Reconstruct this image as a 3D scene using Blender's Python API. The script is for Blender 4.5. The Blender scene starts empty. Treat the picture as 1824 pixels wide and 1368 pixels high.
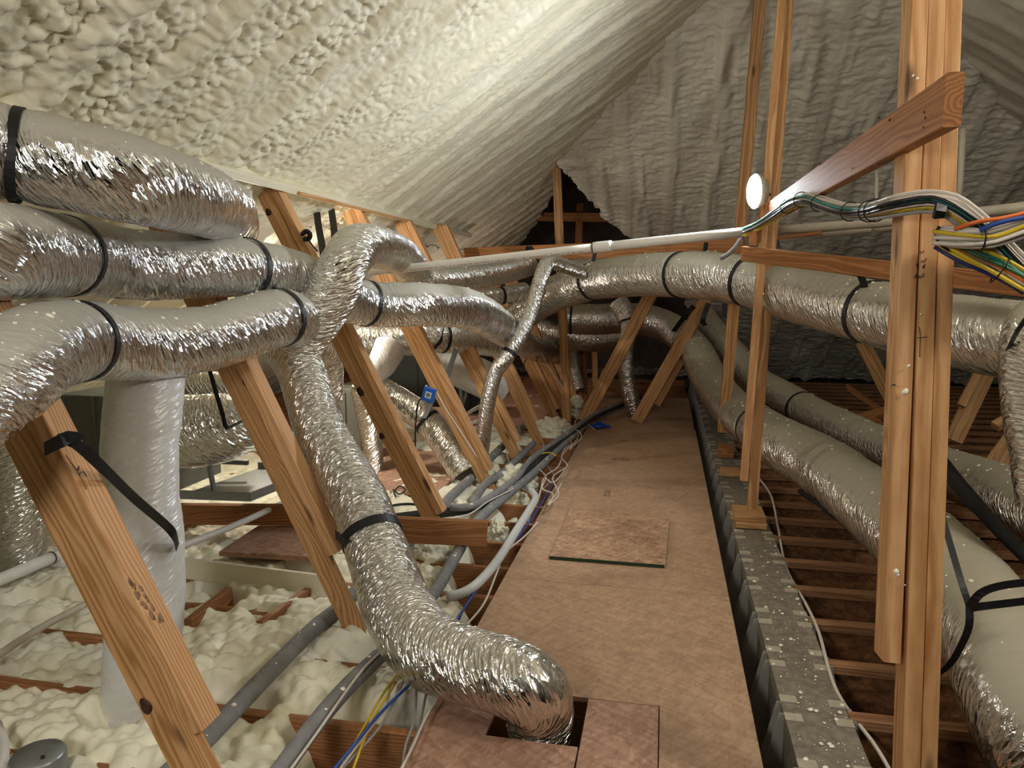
import bpy, math, random
import numpy as np
from mathutils import Vector, Matrix

random.seed(7)
rng = np.random.default_rng(11)
S = bpy.context.scene
COL = S.collection

# ------------------------------------------------------------------ camera
CAM = Vector((0.0, 0.0, 1.62))
YAW, PITCH, FPX = math.radians(11.84), math.radians(7.71), 1300.0
cd = bpy.data.cameras.new('camera'); cam = bpy.data.objects.new('camera', cd); COL.objects.link(cam)
cam.location = CAM
cam.rotation_euler = (math.pi/2 - PITCH, 0, YAW)
cd.sensor_width = 36.0; cd.lens = FPX/1824*36.0
cd.clip_start = 0.05
S.camera = cam

# ------------------------------------------------------------------ world, lights, exposure
w = bpy.data.worlds.new('world'); S.world = w; w.use_nodes = True
w.node_tree.nodes['Background'].inputs[0].default_value = (0.9, 0.85, 0.75, 1)
w.node_tree.nodes['Background'].inputs[1].default_value = 0.0
S.view_settings.view_transform = 'Standard'
S.view_settings.look = 'None'
S.view_settings.gamma = 1.0
S.view_settings.use_curve_mapping = False
S.view_settings.exposure = 0.85


def light(name, kind, loc, energy, color, size=0.2, aim=None):
    d = bpy.data.lights.new(name, kind); d.energy = energy; d.color = color
    if kind == 'AREA':
        d.shape = 'DISK'; d.size = size
    else:
        d.shadow_soft_size = size
    o = bpy.data.objects.new(name, d); COL.objects.link(o); o.location = loc
    if aim is not None:
        o.rotation_euler = (Vector(aim) - Vector(loc)).to_track_quat('-Z', 'Y').to_euler()
    return o


LAMP_POS = Vector((0.538, 4.937, 2.206)); LAMP_N = Vector((-0.952, -0.31, -0.05)).normalized()
light('work_light_beam', 'AREA', LAMP_POS + LAMP_N*0.03, 42, (0.84, 0.92, 1.0), 0.2, LAMP_POS + LAMP_N*2)
light('fill_lamp_behind_camera', 'POINT', (-1.1, -1.0, 2.12), 88, (1.0, 0.965, 0.92), 0.30)  # unseen warm fill lamp behind the camera
light('added_right_fill', 'POINT', (2.3, 1.5, 3.0), 66, (1.0, 0.95, 0.88), 0.25)  # unseen lamp, added to brighten the right ducts and far hip
light('lamp_in_left_wing', 'POINT', (-3.15, 5.35, 1.75), 60, (1.0, 0.91, 0.78), 0.06)
light('lamp_over_far_left', 'POINT', (-2.9, 9.0, 1.0), 10, (1.0, 0.82, 0.72), 0.05)

# ------------------------------------------------------------------ helpers: projection
FW = Vector((-math.sin(YAW)*math.cos(PITCH), math.cos(YAW)*math.cos(PITCH), -math.sin(PITCH)))
RT = Vector((math.cos(YAW), math.sin(YAW), 0)); UP = RT.cross(FW)


def ray(x, y): return FW + RT*((x-912)/FPX) - UP*((y-684)/FPX)
def W(x, y, d): return CAM + ray(x, y)*d
def WZ(x, y, z):
    r = ray(x, y); return CAM + r*((z-CAM.z)/r.z)
def WY(x, y, Y):
    r = ray(x, y); return CAM + r*(Y/r.y)


# ------------------------------------------------------------------ helpers: noise
def _h(ix, iy, s):
    n = (ix.astype(np.int64)*374761393 + iy.astype(np.int64)*668265263 + s*974634777) & 0xffffffff
    n = ((n ^ (n >> 13))*1274126177) & 0xffffffff
    n = ((n ^ (n >> 15))*1103515245 + 12345) & 0xffffffff
    return ((n ^ (n >> 16)) & 0xffffff)/16777216.0


def vn(x, y, s=0, py=None):
    x0 = np.floor(x); y0 = np.floor(y); fx = x-x0; fy = y-y0
    fx = fx*fx*(3-2*fx); fy = fy*fy*(3-2*fy)
    ya, yb = y0, y0+1
    if py: ya, yb = ya % py, yb % py
    a = _h(x0, ya, s); b = _h(x0+1, ya, s); c = _h(x0, yb, s); d = _h(x0+1, yb, s)
    return (a*(1-fx)+b*fx)*(1-fy) + (c*(1-fx)+d*fx)*fy


def fbm(x, y, s=0, o=3, py=None):
    r = 0; a = .5; t = 0
    for i in range(o):
        r = r + a*vn(x, y, s+i*17, py); t += a
        x = x*2; y = y*2; a *= .5
        if py: py *= 2
    return r/t


def worley(x, y, s=0):
    x0 = np.floor(x); y0 = np.floor(y); best = np.full(np.shape(x), 9.0)
    for i in (-1, 0, 1):
        for j in (-1, 0, 1):
            cx = x0+i; cy = y0+j
            d = (cx+_h(cx, cy, s)-x)**2 + (cy+_h(cx, cy, s+91)-y)**2
            best = np.minimum(best, d)
    return np.sqrt(best)


def bub(x, y, s=0):
    return 1-1.5*np.minimum(worley(x, y, s), .95)**2


def dome(x, y, s=0):
    return np.sqrt(np.maximum(0, 1-(worley(x, y, s)/.85)**2))


# ------------------------------------------------------------------ helpers: materials
MATS = {}


class NG:
    def __init__(s, name):
        m = bpy.data.materials.new(name); m.use_nodes = True
        s.m = m; s.t = m.node_tree; s.n = s.t.nodes; s.b = s.n['Principled BSDF']; MATS[name] = m

    def node(s, typ, ins=None, **kw):
        n = s.n.new(typ)
        for k, v in kw.items(): setattr(n, k, v)
        for k, v in (ins or {}).items(): s.put(n.inputs[k], v)
        return n

    def put(s, sock, v):
        if isinstance(v, bpy.types.NodeSocket): s.t.links.new(v, sock)
        else:
            if hasattr(sock.default_value, '__len__') and len(sock.default_value) == 4 and len(v) == 3: v = (*v, 1)
            sock.default_value = v

    def set(s, **kw):
        for k, v in kw.items(): s.put(s.b.inputs[k.replace('_', ' ')], v)

    def math(s, op, a, b=0.0, c=None):
        n = s.node('ShaderNodeMath', operation=op)
        s.put(n.inputs[0], a); s.put(n.inputs[1], b)
        if c is not None: s.put(n.inputs[2], c)
        return n.outputs[0]

    def vmath(s, op, a, b):
        n = s.node('ShaderNodeVectorMath', operation=op); s.put(n.inputs[0], a); s.put(n.inputs[1], b); return n.outputs[0]

    def noise(s, vec, scale, detail=3, rough=.55, dist=0.0, **kw):
        n = s.node('ShaderNodeTexNoise', {'Vector': vec, 'Scale': scale, 'Detail': detail, 'Roughness': rough, 'Distortion': dist}, **kw)
        return n.outputs[0]

    def ramp(s, fac, stops):
        n = s.node('ShaderNodeValToRGB'); s.put(n.inputs[0], fac); e = n.color_ramp.elements
        while len(e) < len(stops): e.new(.5)
        for i, (p, c) in enumerate(stops):
            e[i].position = p; e[i].color = (*c, 1) if len(c) == 3 else c
        return n.outputs[0]

    def mix(s, fac, a, b, blend='MIX'):
        n = s.node('ShaderNodeMix', data_type='RGBA', blend_type=blend)
        s.put(n.inputs[0], fac); s.put(n.inputs[6], a); s.put(n.inputs[7], b); return n.outputs[2]

    def bump(s, h, strength=.5, dist=.01, normal=None):
        n = s.node('ShaderNodeBump', {'Height': h, 'Strength': strength, 'Distance': dist})
        if normal is not None: s.put(n.inputs['Normal'], normal)
        return n.outputs[0]

    def smooth(s, v, a, b):
        n = s.node('ShaderNodeMapRange', {'Value': v, 'From Min': a, 'From Max': b}, interpolation_type='SMOOTHSTEP')
        return n.outputs[0]


def L(r, g, b):
    f = lambda c: (c/255/12.92 if c/255 <= .04045 else ((c/255+.055)/1.055)**2.4)
    return (f(r), f(g), f(b))


def wood(name, dark, light_, knots=1.0, rough=.62):
    g = NG(name)
    tc = g.node('ShaderNodeTexCoord').outputs['Object']
    rnd = g.node('ShaderNodeObjectInfo').outputs['Random']
    off = g.node('ShaderNodeCombineXYZ', {'X': g.math('MULTIPLY', rnd, 37.0), 'Y': g.math('MULTIPLY', rnd, 13.0), 'Z': g.math('MULTIPLY', rnd, 5.0)}).outputs[0]
    p = g.vmath('ADD', tc, off)
    warp = g.noise(g.vmath('MULTIPLY', p, (1.1, 7, 7)), 1.0, 2)
    grain = g.vmath('ADD', g.vmath('MULTIPLY', tc, (.22, 1, 1)), g.node('ShaderNodeCombineXYZ', {'X': 0.0, 'Y': g.math('MULTIPLY', g.math('SUBTRACT', warp, .5), .16), 'Z': g.math('SUBTRACT', g.math('MULTIPLY', rnd, .06), .07)}).outputs[0])
    # knots pull the grain round themselves
    kv = g.node('ShaderNodeTexVoronoi', {'Vector': g.vmath('MULTIPLY', p, (1.6, 5.5, 5.5)), 'Scale': 1.0})
    wv = g.node('ShaderNodeTexWave', {'Vector': grain, 'Scale': 24.0, 'Distortion': 1.2, 'Detail': 2.0, 'Detail Scale': 2.0}, wave_type='RINGS', rings_direction='X').outputs[0]
    fine = g.noise(g.vmath('MULTIPLY', p, (3, 140, 140)), 1.0, 2)
    patch = g.noise(g.vmath('MULTIPLY', p, (1.3, 6, 6)), 1.0, 3)
    f = g.math('ADD', g.math('MULTIPLY', wv, .36), g.math('ADD', g.math('MULTIPLY', fine, .27), g.math('MULTIPLY', patch, .37)))
    c = g.ramp(f, [(.25, light_), (.75, dark)])
    k = g.smooth(kv.outputs['Distance'], .13*knots, .05*knots)
    c = g.mix(g.math('MULTIPLY', k, .85), c, tuple(x*.16 for x in dark))
    st = g.smooth(g.noise(g.vmath('MULTIPLY', p, (2.1, 9, 9)), 1.0, 4), .60, .75)
    c = g.mix(g.math('MULTIPLY', st, .35), c, tuple(x*.45 for x in dark))
    g.set(Base_Color=c, Roughness=rough, Specular_IOR_Level=.3, Normal=g.bump(f, .15, .004))
    return g.m


wood('fir', L(156, 108, 62), L(206, 162, 112))
wood('fir_pale', L(172, 122, 76), L(212, 168, 120))
wood('fir_red', L(136, 86, 46), L(180, 124, 76), .7)
wood('joist_wood', L(128, 82, 48), L(172, 122, 80), .8)
wood('flange_wood', L(122, 84, 56), L(160, 118, 84), .5)


def osb(name, cols, scale=1.0, dirt=.4):
    g = NG(name)
    tc = g.node('ShaderNodeTexCoord').outputs['Object']
    rnd = g.node('ShaderNodeObjectInfo').outputs['Random']
    p = g.vmath('ADD', tc, g.node('ShaderNodeCombineXYZ', {'X': g.math('MULTIPLY', rnd, 31.0), 'Y': g.math('MULTIPLY', rnd, 17.0)}).outputs[0])

    def flakes(ang, sc):
        mp = g.vmath('MULTIPLY', g.node('ShaderNodeMapping', {'Vector': p, 'Rotation': (0, 0, ang)}).outputs[0], (sc*.28, sc, sc))
        mp = g.vmath('ADD', mp, g.vmath('MULTIPLY', g.node('ShaderNodeTexNoise', {'Vector': mp, 'Scale': .8}).outputs[1], (.8, .8, .8)))
        return g.node('ShaderNodeTexVoronoi', {'Vector': mp, 'Scale': 1.0}).outputs['Color']
    a = flakes(.5, 38*scale); b = flakes(-.9, 46*scale); c_ = flakes(1.7, 60*scale)
    bw = lambda x: g.node('ShaderNodeSeparateColor', {'Color': x}).outputs[0]
    m = g.noise(p, 14*scale, 2)
    f = g.math('ADD', g.math('MULTIPLY', bw(a), .4), g.math('ADD', g.math('MULTIPLY', bw(b), .35), g.math('MULTIPLY', bw(c_), .25)))
    c = g.ramp(f, [(.1, cols[0]), (.5, cols[1]), (.92, cols[2])])
    stain = g.smooth(g.noise(p, 2.3, 5, .65), .48, .72)
    c = g.mix(g.math('MULTIPLY', stain, dirt), c, tuple(x*.55 for x in cols[0]))
    slit = g.node('ShaderNodeTexVoronoi', {'Vector': g.vmath('MULTIPLY', p, (6, 26, 10)), 'Scale': 1.0}).outputs['Distance']
    c = g.mix(g.math('MULTIPLY', g.smooth(slit, .065, .03), .6), c, tuple(x*.25 for x in cols[0]))
    g.set(Base_Color=c, Roughness=.7, Specular_IOR_Level=.25, Normal=g.bump(f, .25, .003))
    return g.m


osb('sheet_osb', [L(158, 126, 100), L(174, 142, 114), L(188, 156, 126)], 1.5, .40)
osb('loose_osb', [L(138, 104, 80), L(172, 136, 108), L(198, 164, 134)], 1.2, .4)
osb('web_osb', [L(78, 52, 34), L(112, 76, 48), L(142, 100, 64)], .8, .5)
osb('pink_osb', [L(148, 112, 92), L(172, 134, 112), L(192, 156, 134)], 1.3, .35)


def foam(name, c1, c2, bscale=1.0):
    g = NG(name)
    tc = g.node('ShaderNodeTexCoord').outputs['Object']
    n = g.noise(tc, 3.0, 4); f = g.noise(tc, 55*bscale, 4, .6)
    v = g.node('ShaderNodeTexVoronoi', {'Vector': tc, 'Scale': 42*bscale}, feature='SMOOTH_F1').outputs['Distance']
    h = g.math('SUBTRACT', g.math('MULTIPLY', f, .9), g.math('MULTIPLY', v, .8))
    g.set(Base_Color=g.ramp(n, [(.3, c1), (.7, c2)]), Roughness=.5, Specular_IOR_Level=.35, Normal=g.bump(h, .20, .010))
    return g.m


foam('spray_foam', L(224, 216, 188), L(234, 228, 205))
foam('spray_foam_far', L(226, 221, 204), L(236, 231, 216), .9)
foam('floor_foam', L(228, 222, 192), L(240, 236, 216), .8)
foam('foam_speck', L(235, 230, 210), L(242, 238, 222), 1.0)


def foil(name, dust=.9, rough=.2, tint=(.76, .76, .76), wr=1.0, dcol=L(176, 172, 160), haze=0.0):
    g = NG(name)
    at = g.node('ShaderNodeAttribute', attribute_name='duct_co').outputs['Vector']
    sk = g.vmath('MULTIPLY', at, (44, 7.0, 7.0))
    n1 = g.noise(sk, 1.0, 4, .6, .7)
    r1 = g.node('ShaderNodeTexNoise', {'Vector': g.vmath('MULTIPLY', at, (20, 8, 8)), 'Scale': 1.0, 'Detail': 3.0, 'Roughness': .6, 'Distortion': .8}, noise_type='RIDGED_MULTIFRACTAL').outputs[0]
    v = g.node('ShaderNodeTexVoronoi', {'Vector': g.vmath('MULTIPLY', at, (75, 26, 26)), 'Scale': 1.0, 'Randomness': 1.0}).outputs['Distance']
    h = g.math('ADD', g.math('MULTIPLY', n1, .8), g.math('ADD', g.math('MULTIPLY', r1, .22), g.math('MULTIPLY', v, .45)))
    bmp = g.bump(h, .95*wr, .020)
    nz = g.node('ShaderNodeSeparateXYZ', {'Vector': g.node('ShaderNodeNewGeometry').outputs['Normal']}).outputs['Z']
    tc = g.node('ShaderNodeTexCoord').outputs['Object']
    dn = g.noise(tc, 9.0, 5, .65)
    df = g.math('ADD', nz, g.math('MULTIPLY', g.math('SUBTRACT', dn, .5), .5))
    df = g.math('MAXIMUM', g.math('MULTIPLY', g.smooth(df, .22, .62), dust), haze)
    rg = g.math('ADD', g.math('MULTIPLY', g.noise(tc, 22, 2), .14), rough-.07)
    g.set(Base_Color=tint, Metallic=1.0, Roughness=rg, Normal=bmp)
    d = g.node('ShaderNodeBsdfDiffuse', {'Color': dcol, 'Normal': g.bump(h, .3*wr, .01)})
    mx = g.node('ShaderNodeMixShader', {0: df, 1: g.b.outputs[0], 2: d.outputs[0]})
    g.t.links.new(mx.outputs[0], g.n['Material Output'].inputs[0])
    return g.m


foil('foil', .9, .115)
foil('foil_clean', .3, .13, (.76, .75, .70), 1.2)
foil('foil_hazy', .5, .26, (.84, .84, .84), .6, haze=.85, dcol=L(222, 222, 220))
foil('foil_dusty', 1.0, .17, (.72, .70, .67), .9, L(166, 160, 142))
foil('foil_small', .3, .2, (.7, .68, .64), 1.0)


def plain(name, col, rough=.5, metal=0.0, spec=.4, var=.15, scale=20, bump=.0):
    g = NG(name)
    tc = g.node('ShaderNodeTexCoord').outputs['Object']
    n = g.noise(tc, scale, 4)
    c = g.ramp(n, [(.3, tuple(x*(1-var) for x in col)), (.7, tuple(min(1, x*(1+var)) for x in col))])
    g.set(Base_Color=c, Roughness=rough, Metallic=metal, Specular_IOR_Level=spec)
    if bump: g.set(Normal=g.bump(n, bump, .004))
    return g.m


plain('black_strap', L(24, 24, 25), .5, spec=.35)
plain('black_plastic', L(16, 16, 17), .4)
plain('pvc', L(226, 222, 214), .35, var=.05)
plain('pvc_dusty', L(188, 178, 160), .5, var=.08)
plain('pvc_print', L(150, 84, 74), .6)
plain('grey_foam_tube', L(126, 125, 123), .75, var=.2, scale=14, bump=.2)
plain('black_tube', L(36, 36, 37), .6)
plain('white_cable', L(206, 198, 186), .45, var=.06)
plain('yellow_cable', L(205, 176, 44), .45, var=.06)
plain('black_cable', L(22, 22, 24), .45)
plain('blue_cable', L(46, 78, 150), .45, var=.08)
plain('navy_cable', L(30, 42, 96), .45)
plain('green_cable', L(52, 92, 58), .45)
plain('teal_cable', L(20, 128, 118), .45)
plain('orange_cable', L(222, 112, 50), .45)
plain('grey_cable', L(142, 142, 140), .5)
plain('beam_grey', L(124, 115, 102), .85, var=.3, scale=30, bump=.3)
plain('hanger_top', L(174, 166, 146), .6, .1, var=.15, scale=25)
plain('hanger_steel', L(168, 164, 154), .5, .25, var=.10, scale=9)
plain('cabinet_grey', L(120, 122, 114), .5, .2, var=.06, scale=4)
plain('cabinet_dark', L(44, 48, 44), .5, var=.1)
plain('sheet_metal', L(150, 153, 152), .38, .7, var=.1)
plain('conduit', L(196, 198, 196), .4, var=.05)
plain('blue_plastic', L(28, 98, 190), .4, var=.05)
plain('label_white', L(225, 225, 225), .5, var=.02)
plain('label_grey', L(120, 122, 126), .5, var=.02)
plain('blue_glove', L(20, 70, 170), .5, var=.15)
plain('ink', L(70, 60, 56), .8)
plain('pencil', L(58, 40, 26), .8)
plain('green_edge', L(34, 54, 30), .7)
plain('knot', L(58, 30, 14), .6)
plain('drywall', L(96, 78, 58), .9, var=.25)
plain('wall_shade_dark', L(95, 84, 74), .9, var=.25, scale=4)  # darkness of the unlit void behind the arch, put into the wall colour
plain('lamp_body', L(60, 62, 64), .4)
plain('stain_grey', L(152, 116, 86), .75, var=.2, scale=60)
g_ = NG('lamp_glow'); g_.set(Base_Color=(1, 1, 1), Emission_Color=(.93, .97, 1.0, 1), Emission_Strength=60.0)
M = MATS

# ------------------------------------------------------------------ helpers: objects
WM = {}


def link(o, parent=None, mat4=None):
    COL.objects.link(o)
    m = mat4 if mat4 is not None else Matrix.Identity(4)
    if parent is not None:
        o.parent = parent
        o.matrix_parent_inverse = WM[parent.name].inverted()
    o.matrix_basis = m
    WM[o.name] = m
    return o


def tag(o, label=None, cat=None, group=None, kind=None):
    if label: o['label'] = label
    if cat: o['category'] = cat
    if group: o['group'] = group
    if kind: o['kind'] = kind
    return o


def empty(name, loc, label, cat, group=None, kind=None):
    o = bpy.data.objects.new(name, None); o.empty_display_size = .1
    link(o, None, Matrix.Translation(Vector(loc)))
    return tag(o, label, cat, group, kind)


def mesh(name, v, f, mat, parent=None, smooth=True, mat4=None, world=True, attr=None):
    """v in world space (world=True: origin goes to the base centre) or in local space with mat4."""
    me = bpy.data.meshes.new(name)
    v = np.asarray(v, dtype=np.float64).reshape(-1, 3)
    if world:
        c = (v.min(0)+v.max(0))/2; c[2] = v[:, 2].min()
        mat4 = Matrix.Translation(Vector(c)); v = v-c
    if isinstance(f, np.ndarray):
        k = f.shape[1]; n = len(f)
        me.vertices.add(len(v)); me.vertices.foreach_set('co', v.astype(np.float32).ravel())
        me.loops.add(n*k); me.loops.foreach_set('vertex_index', f.astype(np.int32).ravel())
        me.polygons.add(n); me.polygons.foreach_set('loop_start', np.arange(0, n*k, k, dtype=np.int32))
        me.update(calc_edges=True)
    else:
        me.from_pydata([tuple(x) for x in v], [], f); me.update()
    if smooth is True: me.polygons.foreach_set('use_smooth', np.ones(len(me.polygons), dtype=bool))
    if attr is not None:
        a = me.attributes.new('duct_co', 'FLOAT_VECTOR', 'POINT'); a.data.foreach_set('vector', attr.astype(np.float32).ravel())
    me.materials.append(M[mat] if isinstance(mat, str) else mat)
    o = bpy.data.objects.new(name, me)
    return link(o, parent, mat4)


def board_geo(Ln, wd, th, ch=.003, nx=1):
    hw, ht = wd/2, th/2
    cs = [(-hw+ch, -ht), (hw-ch, -ht), (hw, -ht+ch), (hw, ht-ch), (hw-ch, ht), (-hw+ch, ht), (-hw, ht-ch), (-hw, -ht+ch)]
    v = []; f = []
    for i in range(nx+1):
        x = -Ln/2+Ln*i/nx
        v += [(x, a, b) for a, b in cs]
    for i in range(nx):
        for j in range(8):
            a = i*8+j; b = i*8+(j+1) % 8
            f.append((a, b, b+8, a+8))
    f.append(tuple(range(7, -1, -1))); f.append(tuple(range(nx*8, nx*8+8)))
    return v, f


def frame(p0, p1, side):
    p0, p1 = Vector(p0), Vector(p1)
    x = (p1-p0).normalized(); y = Vector(side); y = (y-x*y.dot(x)).normalized(); z = x.cross(y)
    m = Matrix((x, y, z)).transposed().to_4x4(); m.translation = (p0+p1)/2
    return m, (p1-p0).length


def board(name, p0, p1, side, wd, th, mat, parent=None, off=(0, 0)):
    """board from p0 to p1; its width wd lies along `side`, thickness th across; off shifts it along width/thickness."""
    m, Ln = frame(p0, p1, side)
    m = m @ Matrix.Translation((0, off[0], off[1]))
    v, f = board_geo(Ln, wd, th)
    return mesh(name, v, f, mat, parent, smooth=False, mat4=m, world=False)


def box(name, lo, hi, mat, parent=None, ch=.004):
    lo, hi = Vector(lo), Vector(hi); c = (lo+hi)/2; s = hi-lo
    v, f = board_geo(s.x, s.y, s.z, min(ch, min(s)/4))
    return mesh(name, v, f, mat, parent, smooth=False, mat4=Matrix.Translation(c), world=False)


def resample(P, step):
    """Catmull-Rom through points (rows: x,y,z,r...), evenly spaced."""
    P = np.asarray(P, float)
    Q = np.vstack([2*P[0]-P[1], P, 2*P[-1]-P[-2]]); out = []
    for i in range(1, len(Q)-2):
        a, b, c, d = Q[i-1], Q[i], Q[i+1], Q[i+2]
        n = max(4, int(np.linalg.norm((c-b)[:3])/step*2))
        t = np.linspace(0, 1, n, endpoint=False)[:, None]
        out.append(.5*((2*b)+(c-a)*t+(2*a-5*b+4*c-d)*t*t+(3*b-a-3*c+d)*t**3))
    out.append(P[-1:]); out = np.vstack(out)
    s = np.concatenate([[0], np.cumsum(np.linalg.norm(np.diff(out[:, :3], axis=0), axis=1))])
    m = max(3, int(s[-1]/step)+1); sn = np.linspace(0, s[-1], m)
    return np.stack([np.interp(sn, s, out[:, k]) for k in range(P.shape[1])], 1), sn


def frames(C):
    T = np.gradient(C, axis=0); T /= np.linalg.norm(T, axis=1)[:, None]
    N = np.zeros_like(T); up = np.array([0, 0, 1.0]) if abs(T[0][2]) < .9 else np.array([0, 1.0, 0])
    n = up-T[0]*up.dot(T[0]); N[0] = n/np.linalg.norm(n)
    for i in range(1, len(C)):
        n = N[i-1]-T[i]*N[i-1].dot(T[i]); N[i] = n/np.linalg.norm(n)
    return T, N, np.cross(T, N)


def ringfaces(n, k, close=True):
    i = np.arange(n-1)[:, None]*k; j = np.arange(k)[None, :]; j2 = (j+1) % k
    f = np.stack([i+j, i+j2, i+k+j2, i+k+j], -1).reshape(-1, 4)
    return f


def tube(name, pts, r, mat, parent=None, sides=10, step=.03, caps=True):
    P = np.array([[*p[:3], (p[3] if len(p) > 3 else r)] for p in pts], float)
    Q, s = resample(P, step); C = Q[:, :3]; T, N, B = frames(C)
    a = np.linspace(0, 2*np.pi, sides, endpoint=False)
    v = C[:, None]+Q[:, 3][:, None, None]*(np.cos(a)[None, :, None]*N[:, None]+np.sin(a)[None, :, None]*B[:, None])
    n = len(C); v = v.reshape(-1, 3)
    f = [tuple(x) for x in ringfaces(n, sides)]
    if caps: f += [tuple(range(sides-1, -1, -1)), tuple(range((n-1)*sides, n*sides))]
    return mesh(name, v, f, mat, parent)


def ribbon(name, pts, wd, th, mat, parent=None, side=None, step=.02):
    """flat strap along pts; `side` is the direction of its width."""
    Q, s = resample(np.array([list(p) for p in pts], float), step); C = Q
    T = np.gradient(C, axis=0); T /= np.linalg.norm(T, axis=1)[:, None]
    sd = np.array(side, float); Sd = sd[None]-T*(T@sd)[:, None]; Sd /= np.linalg.norm(Sd, axis=1)[:, None]
    U_ = np.cross(T, Sd); hw, ht = wd/2, th/2
    v = np.stack([C-Sd*hw-U_*ht, C+Sd*hw-U_*ht, C+Sd*hw+U_*ht, C-Sd*hw+U_*ht], 1).reshape(-1, 3); n = len(C)
    f = [tuple(x) for x in ringfaces(n, 4)]+[(3, 2, 1, 0), tuple(range(n*4-4, n*4))]
    return mesh(name, v, f, mat, parent, smooth=False)


BLOB = None


def blobs(name, pos, nor, rad, mat='foam_speck', parent=None):
    """many little flattened droplets joined in one mesh"""
    k = 6; V = []; F = []
    for p, n, r in zip(pos, nor, rad):
        n = Vector(n).normalized(); t = n.orthogonal().normalized(); b = n.cross(t); p = Vector(p)
        sx = random.uniform(.7, 1.5); ph = random.uniform(0, 6.28); o = len(V)
        for ring, (rr, hh) in enumerate(((1.0, 0), (.75, .45))):
            for i in range(k):
                a = ph+i*2*math.pi/k; q = r*rr*random.uniform(.85, 1.15)
                V.append(p+t*(math.cos(a)*q*sx)+b*(math.sin(a)*q)+n*(hh*r))
        V.append(p+n*(.62*r))
        for i in range(k):
            j = (i+1) % k
            F.append((o+i, o+j, o+k+j, o+k+i)); F.append((o+k+i, o+k+j, o+2*k))
    o = mesh(name, [tuple(x) for x in V], F, mat, parent)
    o['kind'] = 'stuff'
    return o


# ------------------------------------------------------------------ roof geometry
ML = .67; XL0 = -2.5; ZL0 = 2.27            # left slope  z = ZL0 + ML (x - XL0)
YF0, ZF0, MF = 7.92, 3.52, .60               # far hip     z = ZF0 - MF (y - YF0)
XR, MR = 1.05, .60                          # ridge x, right pitch
ZRIDGE = ZL0+ML*(XR-XL0)
zl = lambda x: ZL0+ML*(x-XL0)
zf = lambda y: ZF0-MF*(y-YF0)
zr = lambda x: ZRIDGE-MR*(x-XR)


def patch(name, O, U, V, N, u0, u1, v0, v1, step, hf, keep, mat, parent=None):
    nu = int((u1-u0)/step)+1; nv = int((v1-v0)/step)+1
    u, v = np.meshgrid(np.linspace(u0, u1, nu), np.linspace(v0, v1, nv), indexing='ij')
    h = hf(u, v)
    P = np.array(O)[None, None]+u[..., None]*np.array(U)+v[..., None]*np.array(V)+h[..., None]*np.array(N)
    i, j = np.meshgrid(np.arange(nu-1), np.arange(nv-1), indexing='ij')
    f = np.stack([i*nv+j, (i+1)*nv+j, (i+1)*nv+j+1, i*nv+j+1], -1).reshape(-1, 4)
    if keep is not None:
        k = keep(P).ravel(); f = f[k[f].all(1)]
        used = np.zeros(nu*nv, bool); used[f.ravel()] = True
        idx = np.cumsum(used)-1; f = idx[f]; P = P.reshape(-1, 3)[used]
    return mesh(name, P.reshape(-1, 3), f, mat, parent)


ceiling = empty('ceiling', (1, 5, 0), 'cream spray-foamed roof slopes of the attic', 'ceiling', kind='structure')
cl = 1/math.sqrt(1+ML*ML); UL = (cl, 0, ML*cl); NL = (ML*cl, 0, -cl)


def in_poly(x, z, poly):
    r = np.zeros(x.shape, bool); n = len(poly)
    for i in range(n):
        x1, z1 = poly[i]; x2, z2 = poly[(i+1) % n]
        if z1 == z2: continue
        c = ((z1 > z) != (z2 > z)) & (x < (x2-x1)*(z-z1)/(z2-z1)+x1)
        r ^= c
    return r


def on_left(px_, py_):
    r = ray(px_, py_); t = (zl(0)-CAM.z)/(r.z-ML*r.x); return CAM+r*t


# the left slope runs on past the hip to the ragged left edge of the arch
LEDGE = [(on_left(a, b).x, on_left(a, b).y) for a, b in ((640, 500), (900, 470), (926, 432), (955, 392), (985, 345), (1001, 314), (986, 280), (800, 330), (640, 400))]


def h_left(u, v):
    # u runs up the slope, v along the attic; rafters every 0.406 m
    ph = (v+.07*(fbm(u*1.3, v*.8, 5)-.5)*2)/.406; fr = np.abs(ph-np.floor(ph)-.5)*2      # 1 at rafter
    ridge = np.clip((fr-.55)/.35, 0, 1); ridge = ridge*ridge*(3-2*ridge)
    near = np.clip((6.2-v)/2.6, 0, 1)                      # popcorn lumps near, streaks far
    vnear = np.clip((3.6-v-(u-4.2)*.4)/1.4, 0, 1)
    wu = u+.035*(fbm(u*9, v*9, 3)-.5); wv = v+.035*(fbm(u*9, v*9, 4)-.5)
    lump = bub(wu*21, wv*21, 1)*.028+bub(wu*42, wv*42, 2)*.010
    big = bub(wu*9, wv*9, 7)*.045+lump*.15
    streak = fbm(u*2.6, v*15, 8, 3)*.050+bub(wu*24, wv*32, 9)*.013
    md = np.clip((fbm(u*2.6, v*2.6, 12, 3)-.30)*2.2, 0, 1)
    base = near*(lump*(.35+md)*(1-.6*ridge)+streak*.2+big*vnear*.8)+(1-near)*(streak*.8)
    stri = (fbm(u*42, v*5, 15, 2)-.5)*.012*ridge
    return base+ridge*(.030*near+.022)+stri+(fbm(u*.8, v*.8, 21, 2)-.5)*.05


def keep_left(P):
    j = (fbm(P[..., 0]*6, P[..., 1]*6, 53)-.5)*.10
    return ((P[..., 2] <= zf(P[..., 1])+.12) | in_poly(P[..., 0]+j, P[..., 1]+j, LEDGE)) & (P[..., 0] < XR+.1)


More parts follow.
